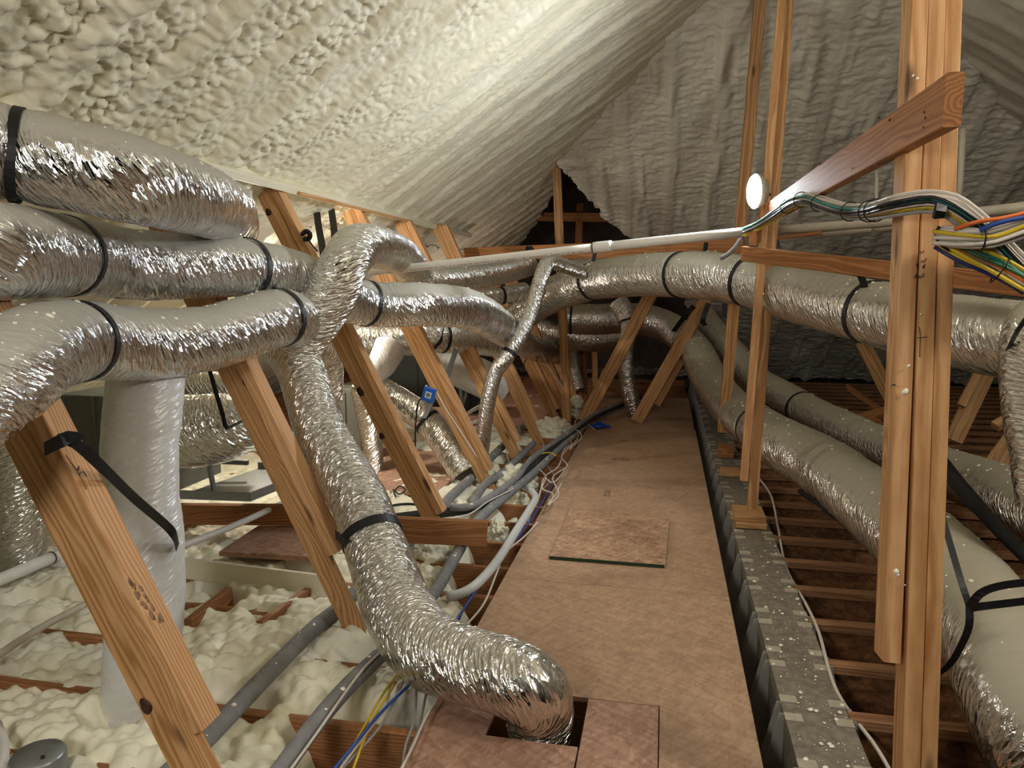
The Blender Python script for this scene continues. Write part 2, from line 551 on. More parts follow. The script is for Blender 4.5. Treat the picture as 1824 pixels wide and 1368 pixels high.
xo = XL0-ZL0/ML; Lu = (XR-xo)/cl; ub = (-2.75-xo)/cl
patch('left_slope_foam', (xo, 0, 0), UL, (0, 1, 0), NL, ub, Lu+.05, -.4, 5.8, .0110, h_left, keep_left, 'spray_foam', ceiling)
patch('left_slope_foam', (xo, 0, 0), UL, (0, 1, 0), NL, ub, Lu+.05, 5.795, 12.5, .0165, h_left, keep_left, 'spray_foam', ceiling)
patch('left_eave_foam', (xo, 0, 0), UL, (0, 1, 0), NL, 0, ub+.02, -.4, 12.5, .035, lambda u, v: h_left(u, v*0+v)*1.3, None, 'spray_foam', ceiling)

# far hip, with the arched opening into the next wing
cf = 1/math.sqrt(1+MF*MF); UF = (0, -cf, MF*cf); NF = (0, -MF*cf, -cf); yfo = YF0+ZF0/MF


def on_far(x, y):
    r = ray(x, y); t = (zf(0)-CAM.z)/(r.z+MF*r.y); return CAM+r*t


OPEN = [(on_far(a, b).x, on_far(a, b).z) for a, b in ((700, 470), (700, 330), (975, 270), (998, 300), (1012, 318), (1060, 372), (1130, 430), (1235, 560), (1245, 655), (800, 655), (800, 470))]


def h_far(u, v):
    ph = (v+.06*(fbm(u*1.1, v*.9, 35)-.5)*2)/.50; fr = np.abs(ph-np.floor(ph)-.5)*2
    ridge = np.clip((fr-.6)/.3, 0, 1); ridge = ridge*ridge*(3-2*ridge)
    wu = u+.05*(fbm(u*8, v*8, 3)-.5); wv = v+.05*(fbm(u*8, v*8, 4)-.5)
    rip = fbm(u*22, v*9, 31, 3)*.035+dome(wu*24, wv*17, 33)*.012
    drip = np.clip(fbm(u*1.1, v*6.5, 37, 2)-.55, 0, 1)*.20
    return rip*(1-.55*ridge)+ridge*.035+drip+(fbm(u*.7, v*.7, 41, 2)-.5)*.06


def keep_far(P):
    x, z = P[..., 0], P[..., 2]
    j = (fbm(x*7, z*7, 51)-.5)*.10
    return (z <= zl(x)+.10) & (z <= zr(x)+.10) & ~in_poly(x+j, z+j, OPEN)


patch('far_hip_foam', (0, yfo, 0), UF, (1, 0, 0), NF, 0.0, (4.7)/(MF*cf), -3.2, 7.2, .0155, h_far, keep_far, 'spray_foam_far', ceiling)
cr = 1/math.sqrt(1+MR*MR)
patch('right_slope_foam', (XR, 0, ZRIDGE), (cr, 0, -MR*cr), (0, 1, 0), (-MR*cr, 0, -cr), 0, 9, -.4, 12.0, .04,
      lambda u, v: h_left(u, v), lambda P: (P[..., 2] <= zf(P[..., 1])+.12) & (P[..., 2] > -.3), 'spray_foam_far', ceiling)
# next wing behind the arch: its own sloping foam, and an end wall coloured dark for shade
wf = patch('wall_far', (-6, 14.8, -.4), (1, 0, 0), (0, 0, 1), (0, -1, 0), 0, 14, 0, 5, .09, lambda u, v: fbm(u*5, v*5, 61, 3)*.12, None, 'wall_shade_dark')
tag(wf, 'end wall of the wing behind the arch, coloured dark for shade', 'wall', kind='structure')

# ------------------------------------------------------------------ floor: ceiling board below, joists, foam
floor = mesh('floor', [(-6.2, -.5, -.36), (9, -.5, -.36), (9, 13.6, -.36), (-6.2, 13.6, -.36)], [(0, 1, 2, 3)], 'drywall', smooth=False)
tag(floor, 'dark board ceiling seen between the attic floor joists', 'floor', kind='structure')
JY = [2.79+.406*k for k in range(-4, 26)]
LW = 7.6
for i, Y in enumerate(JY):
    # right hand side: I-joists, OSB web and wooden flanges
    jm = Matrix.Translation((.72+LW/2, Y, -.16))
    if i == 0:
        v, f = board_geo(LW, .012, .25, .001); web = mesh('joist', v, f, 'web_osb', floor, False, jm, False); web_me = web.data
        v, f = board_geo(LW, .062, .040, .003); fl = mesh('flange', v, f, 'flange_wood', web, False, jm @ Matrix.Translation((0, 0, .140)), False); fl_me = fl.data
        fb = bpy.data.objects.new('flange', fl_me); link(fb, web, jm @ Matrix.Translation((0, 0, -.15)))
        # left hand side: solid joists
        v, f = board_geo(6.2, .040, .26, .003); lj = mesh('joist', v, f, 'joist_wood', floor, False, Matrix.Translation((-5.85+3.1, Y, -.155)), False); lj_me = lj.data
    else:
        web = bpy.data.objects.new('joist', web_me); link(web, floor, jm)
        for dz in (.140, -.15):
            q = bpy.data.objects.new('flange', fl_me); link(q, web, jm @ Matrix.Translation((0, 0, dz)))
        q = bpy.data.objects.new('joist', lj_me); link(q, floor, Matrix.Translation((-5.85+3.1, Y, -.155)))
# blocking boards between the joists on the left, poking out of the foam
for (a, b, z) in (((335, 1108), (408, 1050), .0), ((462, 1112), (548, 1052), .01), ((100, 985), (-20, 1080), -.02), ((322, 948), (360, 922), 0.0)):
    board('blocking', WZ(*a, z), WZ(*b, z), (0, 0, 1), .17, .04, 'joist_wood', floor, (-.07, 0))


def h_floor(x, y):
    ed = np.clip((-1.02-x+(fbm(x*3, y*2.6, 71, 2)-.5)*.75-.10*np.clip(y-3.5, 0, 3))/.16, 0, 1)
    wx = x+.04*(fbm(x*7, y*7, 72)-.5); wy = y+.04*(fbm(x*7, y*7, 73)-.5)
    l = bub(wx*8, wy*8, 74)*.046+bub(wx*15, wy*15, 75)*.032+bub(wx*29, wy*29, 76)*.013
    jt = (y-2.79)/.406; jd = np.abs(jt-np.round(jt))*.406
    saddle = -.030*np.exp(-(jd/.05)**2)*np.clip((fbm(x*2.4, y*.7, 77, 2)-.55)*8, 0, 1)
    gap = np.clip((fbm(x*2.9, y*2.9, 79, 2)-.66)*7, 0, 1)*.16
    big = (fbm(x*1.6, y*1.6, 78, 2)-.5)*.11
    z = -.055+l*.85+big+saddle-gap
    return -.34+(z+.34)*np.sqrt(ed)


def floor_foam(name, x0, x1, y0, y1, st):
    o = patch(name, (0, 0, 0), (1, 0, 0), (0, 1, 0), (0, 0, 1), x0, x1, y0, y1, st, h_floor,
              lambda P: P[..., 2] > -.335, 'floor_foam', floor)
    o['kind'] = 'stuff'


floor_foam('foam_insulation', -4.2, -.86, 1.0, 5.2, .0125)
floor_foam('foam_insulation', -4.2, -.86, 5.19, 10.5, .025)

# ------------------------------------------------------------------ beam with joist hangers
BX0, BX1 = .485, .725
beam = box('support_beam', (BX0, .6, -.42), (BX1, 11.2, 0), 'beam_grey', None, .006)
tag(beam, 'long grey dusty beam with steel joist hangers beside the walkway', 'beam')


def hanger_geo(sgn):
    V = []; F = []

    def prism(poly, y0, y1):          # polygon in XZ extruded along Y
        o = len(V); n = len(poly)
        for y in (y0, y1): V.extend([(sgn*a, y, b) for a, b in poly])
        F.append(tuple(range(o, o+n)) if sgn > 0 else tuple(range(o+n-1, o-1, -1)))
        F.append(tuple(range(o+2*n-1, o+n-1, -1)) if sgn > 0 else tuple(range(o+n, o+2*n)))
        for i in range(n):
            j = (i+1) % n; F.append((o+i, o+n+i, o+n+j, o+j) if sgn > 0 else (o+j, o+n+j, o+n+i, o+i))
    for s in (-1, 1):
        y = s*.040
        prism([(0, .001), (.018, .0), (.040, -.10), (.085, -.30), (.085, -.36), (0, -.36)], y-.0015, y+.0015)
        prism([(-.062, .0005), (.002, .0005), (.002, .0045), (-.062, .0045)], y-.002+(.0 if s > 0 else -.046), y+.048 if s > 0 else y+.002)
    prism([(0, -.36), (.095, -.36), (.095, -.357), (0, -.357)], -.04, .04)
    return V, F


hm = {}
for sgn, bx in ((-1, BX0), (1, BX1)):
    for i, Y in enumerate(JY):
        mt = Matrix.Translation((bx, Y, 0))
        if sgn not in hm:
            v, f = hanger_geo(sgn); h = mesh('joist_hanger', v, f, 'hanger_steel', beam, False, mt, False)
            h.data.materials.append(M['hanger_top'])
            for p in h.data.polygons:
                if p.center.z > -.002 and abs(p.normal.z) > .9: p.material_index = 1
            hm[sgn] = h.data
        else:
            link(bpy.data.objects.new('joist_hanger', hm[sgn]), beam, mt)
ps = []; rs = []
for k in range(230):
    y = 2.2+abs(random.gauss(0, 1.5)); ps.append((random.uniform(BX0+.01, BX1-.01), y, .004)); rs.append(random.choice((.002, .002, .0025, .003, .004, .006, .009)))
blobs('foam_specks', ps, [(0, 0, 1)]*len(ps), rs, 'foam_speck', beam)

# ------------------------------------------------------------------ walkway sheets
WX0, WX1 = -.845, .367


def sheet(name, poly, z1, mat, label, cat='sheet', th=.020, rot=0):
    n = len(poly); c = np.mean(np.array(poly), 0)
    v = [(a-c[0], b-c[1], dz) for dz in (-th, -.002) for a, b in poly]
    k = .002
    v += [(a-c[0]+(k if a < c[0] else -k), b-c[1]+(k if b < c[1] else -k), 0) for a, b in poly]
    f = [tuple(range(n-1, -1, -1)), tuple(range(2*n, 3*n))]
    for r in (0, n):
        for i in range(n):
            j = (i+1) % n; f.append((r+i, r+j, r+n+j, r+n+i))
    o = mesh(name, v, f, mat, None, False, Matrix.Translation((c[0], c[1], z1)) @ Matrix.Rotation(rot, 4, 'Z'), False)
    return tag(o, label, cat)


HX0, HX1, HY0, HY1 = -.600, -.262, 2.385, 2.70
near = sheet('walkway_sheet', [(.022, .6), (WX1, .6), (WX1, 3.803), (WX0, 3.803), (WX0, 2.704), (.022, 2.704)], 0, 'sheet_osb', 'tan walkway board nearest the camera, notched round the duct hole')
sheet('walkway_sheet', [(WX0+.004, .6), (-.262, .6), (-.262, HY0), (HX0, HY0), (HX0, 2.698), (WX0+.004, 2.698)], .001, 'pink_osb', 'pinkish walkway board left of and below the floor hole')
sheet('walkway_sheet', [(-.256, .6), (.016, .6), (.016, 2.755-.06), (-.256, 2.755-.06)], .003, 'pink_osb', 'narrow walkway board right of the duct hole with black printed marks')
s2 = sheet('walkway_sheet', [(WX0, 3.809), (WX1, 3.809), (WX1, 5.90), (WX0, 5.90)], 0, 'sheet_osb', 'walkway board carrying the loose square panel')
s3 = sheet('walkway_sheet', [(WX0, 5.906), (WX1, 5.906), (WX1, 8.33), (WX0, 8.33)], 0, 'sheet_osb', 'walkway board beyond the loose panel, with a faint round stamp')
sheet('walkway_sheet', [(WX0-.05, 8.336), (WX1-.01, 8.336), (WX1-.01, 10.7), (WX0-.05, 10.7)], 0, 'sheet_osb', 'farthest walkway board, in the dark below the leaning braces')
lp = sheet('loose_panel', [tuple(WZ(a, b, .022)[:2]) for a, b in ((978, 990), (1185, 1006), (1193, 922), (1015, 906))], .022, 'loose_osb', 'loose square flake-board panel lying on the walkway', 'panel', .021)
a, b = WZ(978, 990, .022), WZ(1185, 1006, .022); a.z = b.z = .0115
board('edge', a+Vector((.004, -.0008, 0)), b+Vector((-.004, -.0008, 0)), (0, 0, 1), .018, .002, 'green_edge', lp)['label'] = 'dark green painted edge'


def stamp(parent, px, py, wx, wy, rows, z=.0006, ang=0, mat='ink'):
    """faint printed mark: rows of short bars lying flat on a board"""
    c = WZ(px, py, z); V = []; F = []
    ca, sa = math.cos(ang), math.sin(ang)
    for i in range(rows):
        yy = -wy/2+wy*(i+.5)/rows; x = -wx/2
        while x < wx/2:
            l = random.uniform(.12, .3)*wx*.35; hh = wy/rows*random.uniform(.25, .42)
            if random.random() < .8:
                o = len(V)
                for a, b in ((x, yy-hh), (x+l, yy-hh), (x+l, yy+hh), (x, yy+hh)): V.append((c.x+a*ca-b*sa, c.y+a*sa+b*ca, z))
                F.append((o, o+1, o+2, o+3))
            x += l+.05*wx
    mesh('stamp', V, F, mat, parent, False)['label'] = 'worn black printed stamp'


stamp(s2, 1082, 878, .045, .20, 5, ang=0)
stamp(s3, 1106, 818, .16, .12, 3)
stamp(s3, 1112, 785, .10, .10, 2)

# ------------------------------------------------------------------ leaning roof braces (left)


def brace(i, base, top, zt, w1, w2, dp, stop, label, mat='fir', grp='leaning braces under the left slope'):
    """base / top: pixels of the seam between main board and stiffener; both in one plane y = const."""
    B = WZ(*base, -.05); T = WY(*top, B.y); ax = (T-B).normalized()
    Bx = B
    if T.z < zt: T = B+ax*((zt-B.z)/ax.z)
    sd = Vector((-ax.z, 0, ax.x))             # across the face, to the left
    if sd.x > 0: sd = -sd
    r = empty('roof_brace', Bx, label, 'brace', grp)
    yv = Vector((0, 1, 0))
    fr = lambda p, s, y: p+sd*s+yv*y
    m, Ln = frame(B, T, sd)
    mb = board('main_board', fr(Bx, w1/2, .019), fr(T, w1/2, .019), sd, w1, .038, mat, r)
    St = WY(*stop, B.y); t = (St-B).dot(ax)
    st = board('stiffener_board', fr(B+ax*t, -w2/2-.002, .5*dp-.008), fr(T-ax*.05, -w2/2-.002, .5*dp-.008), sd, w2, dp, 'fir_pale' if mat == 'fir' else mat, r)
    return r, B, T, ax, sd


BR = {}
BR['0'] = brace(0, (438, 1490), (143, 912), 2.28, .140, .042, .095, (372, 1296), 'nearest wooden brace with a big dark knot, bottom left')
BR['A'] = brace(1, (660, 1146), (415, 640), 2.24, .100, .060, .095, (598, 985), 'wooden brace standing directly left of the slanting floor duct')
BR['B'] = brace(2, (806, 975), (479, 336), 2.26, .100, .052, .092, (772, 920), 'wooden brace with two dark knots, right of the slanting duct')
BR['C'] = brace(3, (885, 878), (622, 360), 2.29, .100, .052, .092, (870, 838), 'wooden brace carrying the larger blue box')
BR['D'] = brace(4, (936, 828), (719, 392), 2.24, .100, .052, .092, (914, 790), 'wooden brace partly behind the thin vertical flex duct')
BR['E'] = brace(5, (970, 792), (785, 400), 2.27, .10, .055, .07, (950, 752), 'wooden brace just right of the thin flex duct')
BR['F'] = brace(6, (1000, 752), (880, 505), 2.0, .11, .055, .07, (994, 728), 'wooden brace left of the small far blue box')
BR['G'] = brace(7, (1013, 735), (926, 530), 2.0, .11, .055, .07, (1005, 700), 'wooden brace carrying the small far blue box')
BR['H'] = brace(8, (1034, 716), (980, 600), 1.6, .12, .05, .06, (1026, 696), 'farthest leaning brace, half hidden by the thin post')
# big knots on the near brace, the tape and the dark stains
r0, B0, T0, ax0, sd0 = BR['0']


def on_brace(px, py, dy=0.0):
    return WY(px, py, B0.y+dy)


def disc(name, c, n, r, mat, parent, sx=1.0, th=.002, k=14, along=None):
    n = Vector(n).normalized(); t = Vector(along) if along else n.orthogonal(); t = (t-n*t.dot(n)).normalized(); b = n.cross(t); c = Vector(c)
    V = []; F = []
    for z in (0, th):
        for i in range(k):
            a = 2*math.pi*i/k; q = r*(1+.08*math.sin(3*a+px_seed))
            V.append(c+t*(math.cos(a)*q*sx)+b*(math.sin(a)*q)+n*z)
    F = [tuple(range(k-1, -1, -1)), tuple(range(k, 2*k))]+[(i, (i+1) % k, k+(i+1) % k, k+i) for i in range(k)]
    return mesh(name, [tuple(x) for x in V], F, mat, parent)


px_seed = .7
disc('knot', on_brace(260, 1258, -.001), (0, -1, 0), .020, 'knot', r0, 1.35, .0015, along=ax0)
px_seed = 2.1
rB, BB, TB, axB, sdB = BR['B']
disc('knot', WY(478, 378, BB.y-.001), (0, -1, 0), .020, 'knot', rB, 1.2, .0015, along=axB)
disc('knot', WY(642, 698, BB.y-.001), (0, -1, 0), .022, 'knot', rB, 1.5, .0015, along=axB)
disc('knot', WY(680, 777, BB.y-.001), (0, -1, 0), .019, 'knot', rB, 1.2, .0015, along=axB)
rA, BA, TA, axA, sdA = BR['A']
disc('knot', WY(437, 680, BA.y-.001), (0, -1, 0), .014, 'knot', rA, 1.8, .0015, along=axA)

nside = -sd0; pside = B0+nside*(.042+.002+.0006)


def on_side(px_, py_):
    r = ray(px_, py_); return CAM+r*((pside-CAM).dot(nside)/r.dot(nside))


stf = [c for c in r0.children if c.name.startswith('stiffener_board')][0]
for k in range(26):
    t_k = random.random(); a = 234+52*t_k+random.uniform(-9, 9); b = 1036+78*t_k+random.uniform(-6, 6)
    px_seed = k*1.3; disc('stain', on_side(a, b), nside, random.choice((.002, .003, .004, .006, .008)), 'stain_grey', stf, random.uniform(1.2, 2.8), .0003, 10, ax0)
for pts in ([(117, 810), (128, 826), (138, 838), (141, 830), (138, 838), (141, 845), (154, 872)], [(141, 845), (147, 840), (154, 848)]):
    tube('pencil_mark', [on_side(a, b) for a, b in pts], .0012, 'pencil', stf, 5, .004)

# purlin along the tops of the braces
pl = board('purlin_board', (-2.44, .4, 2.28), (-2.44, 8.9, 2.26), (.55, 0, .83), .05, .16, 'spray_foam', None)
board('bare_edge', (-2.38, 4.5, 2.223), (-2.38, 6.6, 2.219), (.83, 0, -.55), .05, .02, 'fir_pale', pl)['label'] = 'bare orange lower edge'
tag(pl, 'long purlin board across the brace tops, crusted with foam', 'purlin')
tb = board('tie_board', W(828, 454, 8.0), W(1325, 438, 6.3), (0, 0, 1), .15, .04, 'fir_red', None)
tag(tb, 'reddish tie board behind the white pipe below the arch', 'board')

# ------------------------------------------------------------------ posts and beams at the right
bp = empty('support_post', W(1610, 1440, 2.1), 'big triple-board wooden post in the right foreground with pencil notes', 'post', 'wooden roof posts')
for k, (xt, xb, yb, nm, mt) in enumerate(((1632, 1580, 1170, 'left_board', 'fir_pale'), (1661, 1611, 1440, 'centre_board', 'fir'), (1690, 1641, 1440, 'right_board', 'fir'))):
    d = 2.09+(.004, .0, .006)[k]
    yt = -60; fr_ = (yb-yt)/1500.
    xb2 = xt+(xb-xt)*1.0
    board('board', W(xb, yb, d), W(xt, yt, d), (1, .0, 0), .0455, .095, mt, bp)
# pencil notes on the post
FD = 2.035


def scribble(parent, pts, d, r=.0012, mat='pencil'):
    tube('pencil_mark', [W(a, b, d) for a, b in pts], r, mat, parent, 5, .006)


for pts in ([(1636, 452), (1640, 446), (1641, 452), (1646, 446)], [(1632, 472), (1634, 468), (1633, 476)], [(1640, 468), (1644, 463), (1645, 468), (1650, 460)],
            [(1643, 476), (1648, 470), (1644, 478)], [(1629, 496), (1631, 488), (1635, 489), (1631, 493)], [(1637, 496), (1638, 490), (1641, 494), (1645, 487)],
            [(1634, 602), (1642, 601), (1651, 600)], [(1637, 582), (1639, 600), (1638, 636)]):
    scribble(bp, pts, FD)
tube('nail', [W(1588, 686, 2.035), W(1594, 685, 2.0)], .002, 'black_plastic', bp, 6)
blobs('foam_specks', [W(a, b, 2.037) for a, b in ((1612, 698), (1596, 1018), (1600, 1024), (1640, 560), (1618, 652), (1634, 140), (1626, 135), (1612, 1042))], [(0, -1, 0)]*8, [.008, .009, .005, .003, .004, .004, .003, .003], 'foam_speck', bp)

p2 = empty('support_post', W(1333, 905, 4.8), 'two-board wooden post behind the work light, standing on a block', 'post', 'wooden roof posts')
board('board', W(1325, 856, 4.72), W(1394, -20, 4.72), (1, 0, 0), .048, .05, 'fir_pale', p2)
board('board', W(1340, 906, 4.82), W(1406, -20, 4.82), (1, 0, 0), .062, .05, 'fir', p2)
blk = empty('post_block', WZ(1343, 905, 0), 'pair of short wooden blocks under the two-board post on the grey beam', 'block')
for z0, (x0, x1, y0, y1) in ((0.005, (.50, .70, 4.93, 5.20)), (.044, (.495, .695, 4.96, 5.22))):
    box('board', (x0, y0, z0), (x1, y1, z0+.038), 'fir_pale', blk)
p3 = board('support_post', W(1288, 768, 7.1), W(1356, -20, 6.2), (1, 0, 0), .10, .09, 'fir', None)
tag(p3, 'plain single wooden post standing left of the work light', 'post', 'wooden roof posts')
b3 = box('post_block', (.535, 7.0, .003), (.665, 7.26, .09), 'fir_red'); tag(b3, 'dark block under the single wooden post', 'block')
cb = box('wood_offcut', (.505, 6.30, .003), (.665, 6.52, .035), 'fir_pale'); tag(cb, 'short wood offcut lying on the grey beam before the single post', 'offcut')
p4 = board('support_post', W(1010, 752, 8.65), W(991, 285, 8.65), (1, 0, 0), .10, .045, 'fir', None)
tag(p4, 'thin tall wooden post rising into the dark arch', 'post', 'wooden roof posts')
pf = board('support_post', W(1039, 720, 10.5), W(1036, 570, 10.5), (1, 0, 0), .12, .06, 'fir_red', None)
tag(pf, 'short reddish post in the dark right of the farthest brace', 'post', 'wooden roof posts')
pg = board('support_post', W(1060, 690, 11.5), W(1059, 560, 11.5), (1, 0, 0), .09, .06, 'fir', None)
tag(pg, 'dim post farthest back below the horizontal duct', 'post', 'wooden roof posts')

m1 = board('leaning_brace', W(1041, 748, 8.72), W(1168, 508, 8.72), (1, 0, .5), .155, .04, 'fir', None)
tag(m1, 'wooden brace leaning right over the walkway, the left of two', 'brace')
m2 = empty('leaning_brace', WZ(1134, 752, 0), 'wooden brace leaning right over the walkway, the right of two', 'brace')
board('main_board', W(1134, 751, 8.66), W(1272, 508, 8.66), (1, 0, .5), .145, .04, 'fir', m2)
board('side_board', W(1170, 722, 8.72), W(1216, 640, 8.72), (1, 0, .5), .08, .04, 'fir', m2)

ub_ = board('notched_beam', W(1682, 178, 1.70), W(1351, 388, 5.0), (0, 0, 1), .123, .040, 'fir_red', None, (0, .02))
tag(ub_, 'reddish brown beam running from the big post back to the work light', 'beam')
vb = board('cross_board', W(1325, 452, 4.58), W(1850, 512, 3.05), (0, 0, 1), .092, .040, 'fir_red', None)
tag(vb, 'reddish board crossing behind the big post above the right duct', 'board')
sb = board('short_block', W(1341, 420, 4.5), W(1362, 404, 5.0), (0, 0, 1), .12, .045, 'fir_red', None)
tag(sb, 'short reddish block under the beam end by the work light', 'block')
for (a, b, d) in ((1646, 198, 1), (1648, 208, 1), (1645, 225, 1), (1564, 290, 1), (1566, 208, 1), (1584, 212, 1), (1518, 298, 1), (1460, 290, 1)):
    t = (1682-a)/(1682-1351); dd = 1/((1-t)/1.70+t/5.0)
    tube('nail_head', [W(a, b, dd-.004), W(a+1, b+4, dd-.003)], .0025, 'black_plastic', ub_, 5)
nb = W(1684, 122, 1.74)

tag(board('thin_stick', W(1380, 425, 4.96), W(1464, 414, 4.8), (0, 0, 1), .022, .02, 'fir_red'), 'thin reddish stick lying between the two dusty pipes', 'stick')
# framing seen through the arch
for nm, pa, pb, d, wd, lab in (('arch_rail', (955, 386), (1118, 388), 11.0, .13, 'dusty rail across the dark arch behind the thin post'),
                              ('arch_stud', (1031, 440), (1033, 362), 11.2, .11, 'dim stud standing behind the rail in the arch')):
    tag(board(nm, W(*pa, d), W(*pb, d), (0, 0, 1) if nm == 'arch_rail' else (1, 0, 0), wd, .04, 'fir_red'), lab, 'board')

# right hand knee braces and debris
for k, (pa, pb, d, wd, lab) in enumerate((((1590, 715), (1535, 608), 8.6, .16, 'wooden knee brace left of the big post under the right duct'),
                                         ((1698, 785), (1760, 655), 6.6, .15, 'wooden knee brace with a side board right of the big post'),
                                         ((1770, 832), (1850, 720), 5.6, .15, 'knotty knee brace at the right edge above the dusty duct'))):
    r = empty('knee_brace', W(*pa, d), lab, 'brace', 'knee braces under the right slope')
    board('main_board', W(*pa, d), W(*pb, d), (1, 0, .4), wd, .04, 'fir', r)
    if k: board('side_board', W(pa[0]+(14 if k == 1 else 2), pa[1]-62-(0 if k == 1 else 10), d-.05), W(pb[0]-15, pb[1]+4, d-.05), (1, 0, .4), .07, .06, 'fir_pale', r)
for k, (pa, pb, d, wd, lab) in enumerate((((1510, 690), (1580, 738), 7.9, .16, 'dark plank end leaning on the joists behind the big post'),
                                         ((1530, 745), (1590, 728), 7.4, .13, 'small plank lying below the leaning plank'),
                                         ((1480, 752), (1570, 752), 7.3, .12, 'short board lying flat by the dusty duct'))):
    tag(board('plank', W(*pa, d), W(*pb, d), (0, 1, .3), wd, .03, 'fir_red'), lab, 'plank')

# ------------------------------------------------------------------ ducts


class Duct:
    def __init__(s, pts, r, mat, label, specks=0, bands=(), wr=1.0, spiral=0.0, name='flex_duct', cat='duct', k=56, step=.012, seed=None):
        P = []
        for p in pts:
            c = W(p[0], p[1], p[2]) if len(p) < 5 else Vector(p[:3]); P.append((*c, p[3] if len(p) in (4, 5) else r))
        sd = int(random.random()*900) if seed is None else seed
        Q, S_ = resample(P, step); s.C = Q[:, :3]; s.R = Q[:, 3]; s.S = S_; s.T, s.N, s.B = frames(s.C)
        n = len(S_); a = np.linspace(0, 1, k, endpoint=False)
        ss, aa = np.meshgrid(S_, a, indexing='ij')
        sk = ss+.09*np.sin(2*np.pi*aa+1.0)                       # wrinkles run a little askew
        dr = (fbm(sk*16, aa*6, sd, 3, 6)-.5)*.030+(fbm(sk*42, aa*10, sd+5, 2, 10)-.5)*.014+(fbm(ss*4, aa*3, sd+9, 2, 3)-.5)*.05
        fold = np.clip(fbm((ss+.12*np.sin(2*np.pi*aa))*7, aa*2, sd+13, 2, 2)-.58, 0, 1)*-.13
        dr = (dr+fold-(worley(sk*26, aa*9, sd+21)-.4)*.022)*wr
        bands = [s.find(b) for b in bands]
        for b in bands:
            dr = dr-.05*np.exp(-((ss-b*S_[-1])/.030)**2)*(.5+.5*wr)
        if spiral: dr = dr+spiral*np.sin(2*np.pi*(ss/.028+aa))
        rr = s.R[:, None]*(1+dr)
        ca, sa = np.cos(2*np.pi*aa), np.sin(2*np.pi*aa)
        v = s.C[:, None]+rr[..., None]*(ca[..., None]*s.N[:, None]+sa[..., None]*s.B[:, None])
        at = np.stack([sk, ca*rr, sa*rr], -1).reshape(-1, 3)
        f = ringfaces(n, k)
        s.V = v; s.rr = rr
        s.o = mesh(name, v.reshape(-1, 3), f, mat, None, True, attr=at)
        tag(s.o, label, cat)
        for b in bands: s.band(b)
        if specks:
            ps, ns, rs = [], [], []
            ok = 0
            for _ in range(specks*8):
                i = random.randrange(2, n-2); j = random.randrange(k)
                nn = ca[0, j]*s.N[i]+sa[0, j]*s.B[i]
                if nn[2] > .35+random.random()*.5:
                    ps.append(v[i, j]); ns.append(nn); rs.append(random.choice((.002, .003, .004, .005, .007, .009))*min(1.3, .6+s.R[i]*3)); ok += 1
                    if ok >= specks: break
            if ps: blobs('foam_specks', ps, ns, rs, 'foam_speck', s.o)

    def find(s, b):
        if b < 1: return b
        q = [ (Vector(c)-CAM) for c in s.C ]
        x = [912+FPX*p.dot(RT)/p.dot(FW) for p in q]
        return s.S[int(np.argmin(np.abs(np.array(x)-b)))]/s.S[-1]

    def at(s, f):
        return int(np.clip(f*(len(s.S)-1), 0, len(s.S)-1))

    def band(s, f, wd=.028, mat='black_strap', name='band', grow=1.0):
        i0 = s.at(f); c = s.S[i0]; k = 40; V = []
        for off, ro in ((-wd/2, 1.0), (-wd/2, 1.025), (wd/2, 1.025), (wd/2, 1.0)):
            i = int(np.clip(np.searchsorted(s.S, c+off), 0, len(s.S)-1)); rad = s.R[i0]*.985*ro*grow
            a = np.linspace(0, 2*np.pi, k, endpoint=False)
            V.append(s.C[i0]+s.T[i0]*off+rad*(np.cos(a)[:, None]*s.N[i0]+np.sin(a)[:, None]*s.B[i0]))
        V = np.stack(V, 0)                                         # 4 x k
        F = []
        for q in range(4):
            for j in range(k):
                F.append((q*k+j, q*k+(j+1) % k, ((q+1) % 4)*k+(j+1) % k, ((q+1) % 4)*k+j))
        return mesh(name, V.reshape(-1, 3), F, mat, s.o, False)


DX = []
D = lambda *a, **k: DX.append(Duct(*a, **k)) or DX[-1]
d_l1 = D([(-420, 215, 1.75), (-120, 250, 2.05), (0, 271, 2.2), (120, 294, 2.28), (230, 319, 2.4), (320, 345, 2.7), (375, 364, 3.05), (403, 382, 3.5), (412, 410, 4.0)], .143, 'foil',
         'uppermost of the three big foil ducts at upper left', 90, (30,), 1.2)
d_l2 = D([(-420, 425, 1.7), (-100, 434, 2.0), (0, 447, 2.14), (150, 459, 2.7), (250, 473, 2.95), (400, 474, 3.3), (500, 489, 3.7), (560, 508, 4.0), (650, 540, 4.5), (760, 543, 4.75), (840, 553, 5.3), (900, 588, 6.3), (932, 610, 7.6), (955, 622, 9.2), (985, 628, 10.5)], .143, 'foil',
         'long middle foil duct running back behind the elbow duct', 110, (112, 437, 655), 1.25)
d_l3 = D([(-220, 830, 1.75), (-120, 762, 1.82), (-45, 705, 1.93), (20, 660, 2.05), (70, 622, 2.22), (140, 608, 2.5), (220, 612, 2.72), (300, 612, 2.9), (380, 600, 3.12), (440, 583, 3.3), (500, 566, 3.5), (535, 577, 3.75)], .140, 'foil',
         'lowest big foil duct that elbows down at the left edge', 90, (138, 497), 1.2)
d_l4 = D([(515, 625, 3.75, .125), (556, 578, 3.75, .13), (592, 520, 3.75, .13), (616, 465, 3.8, .128), (642, 440, 4.1, .13), (676, 442, 4.7, .135), (712, 456, 5.3, .14), (738, 490, 5.7, .14), (742, 540, 5.9, .13)], .13, 'foil_clean',
         'foil elbow duct rising over the middle duct and folding back', 30, (), 1.0)
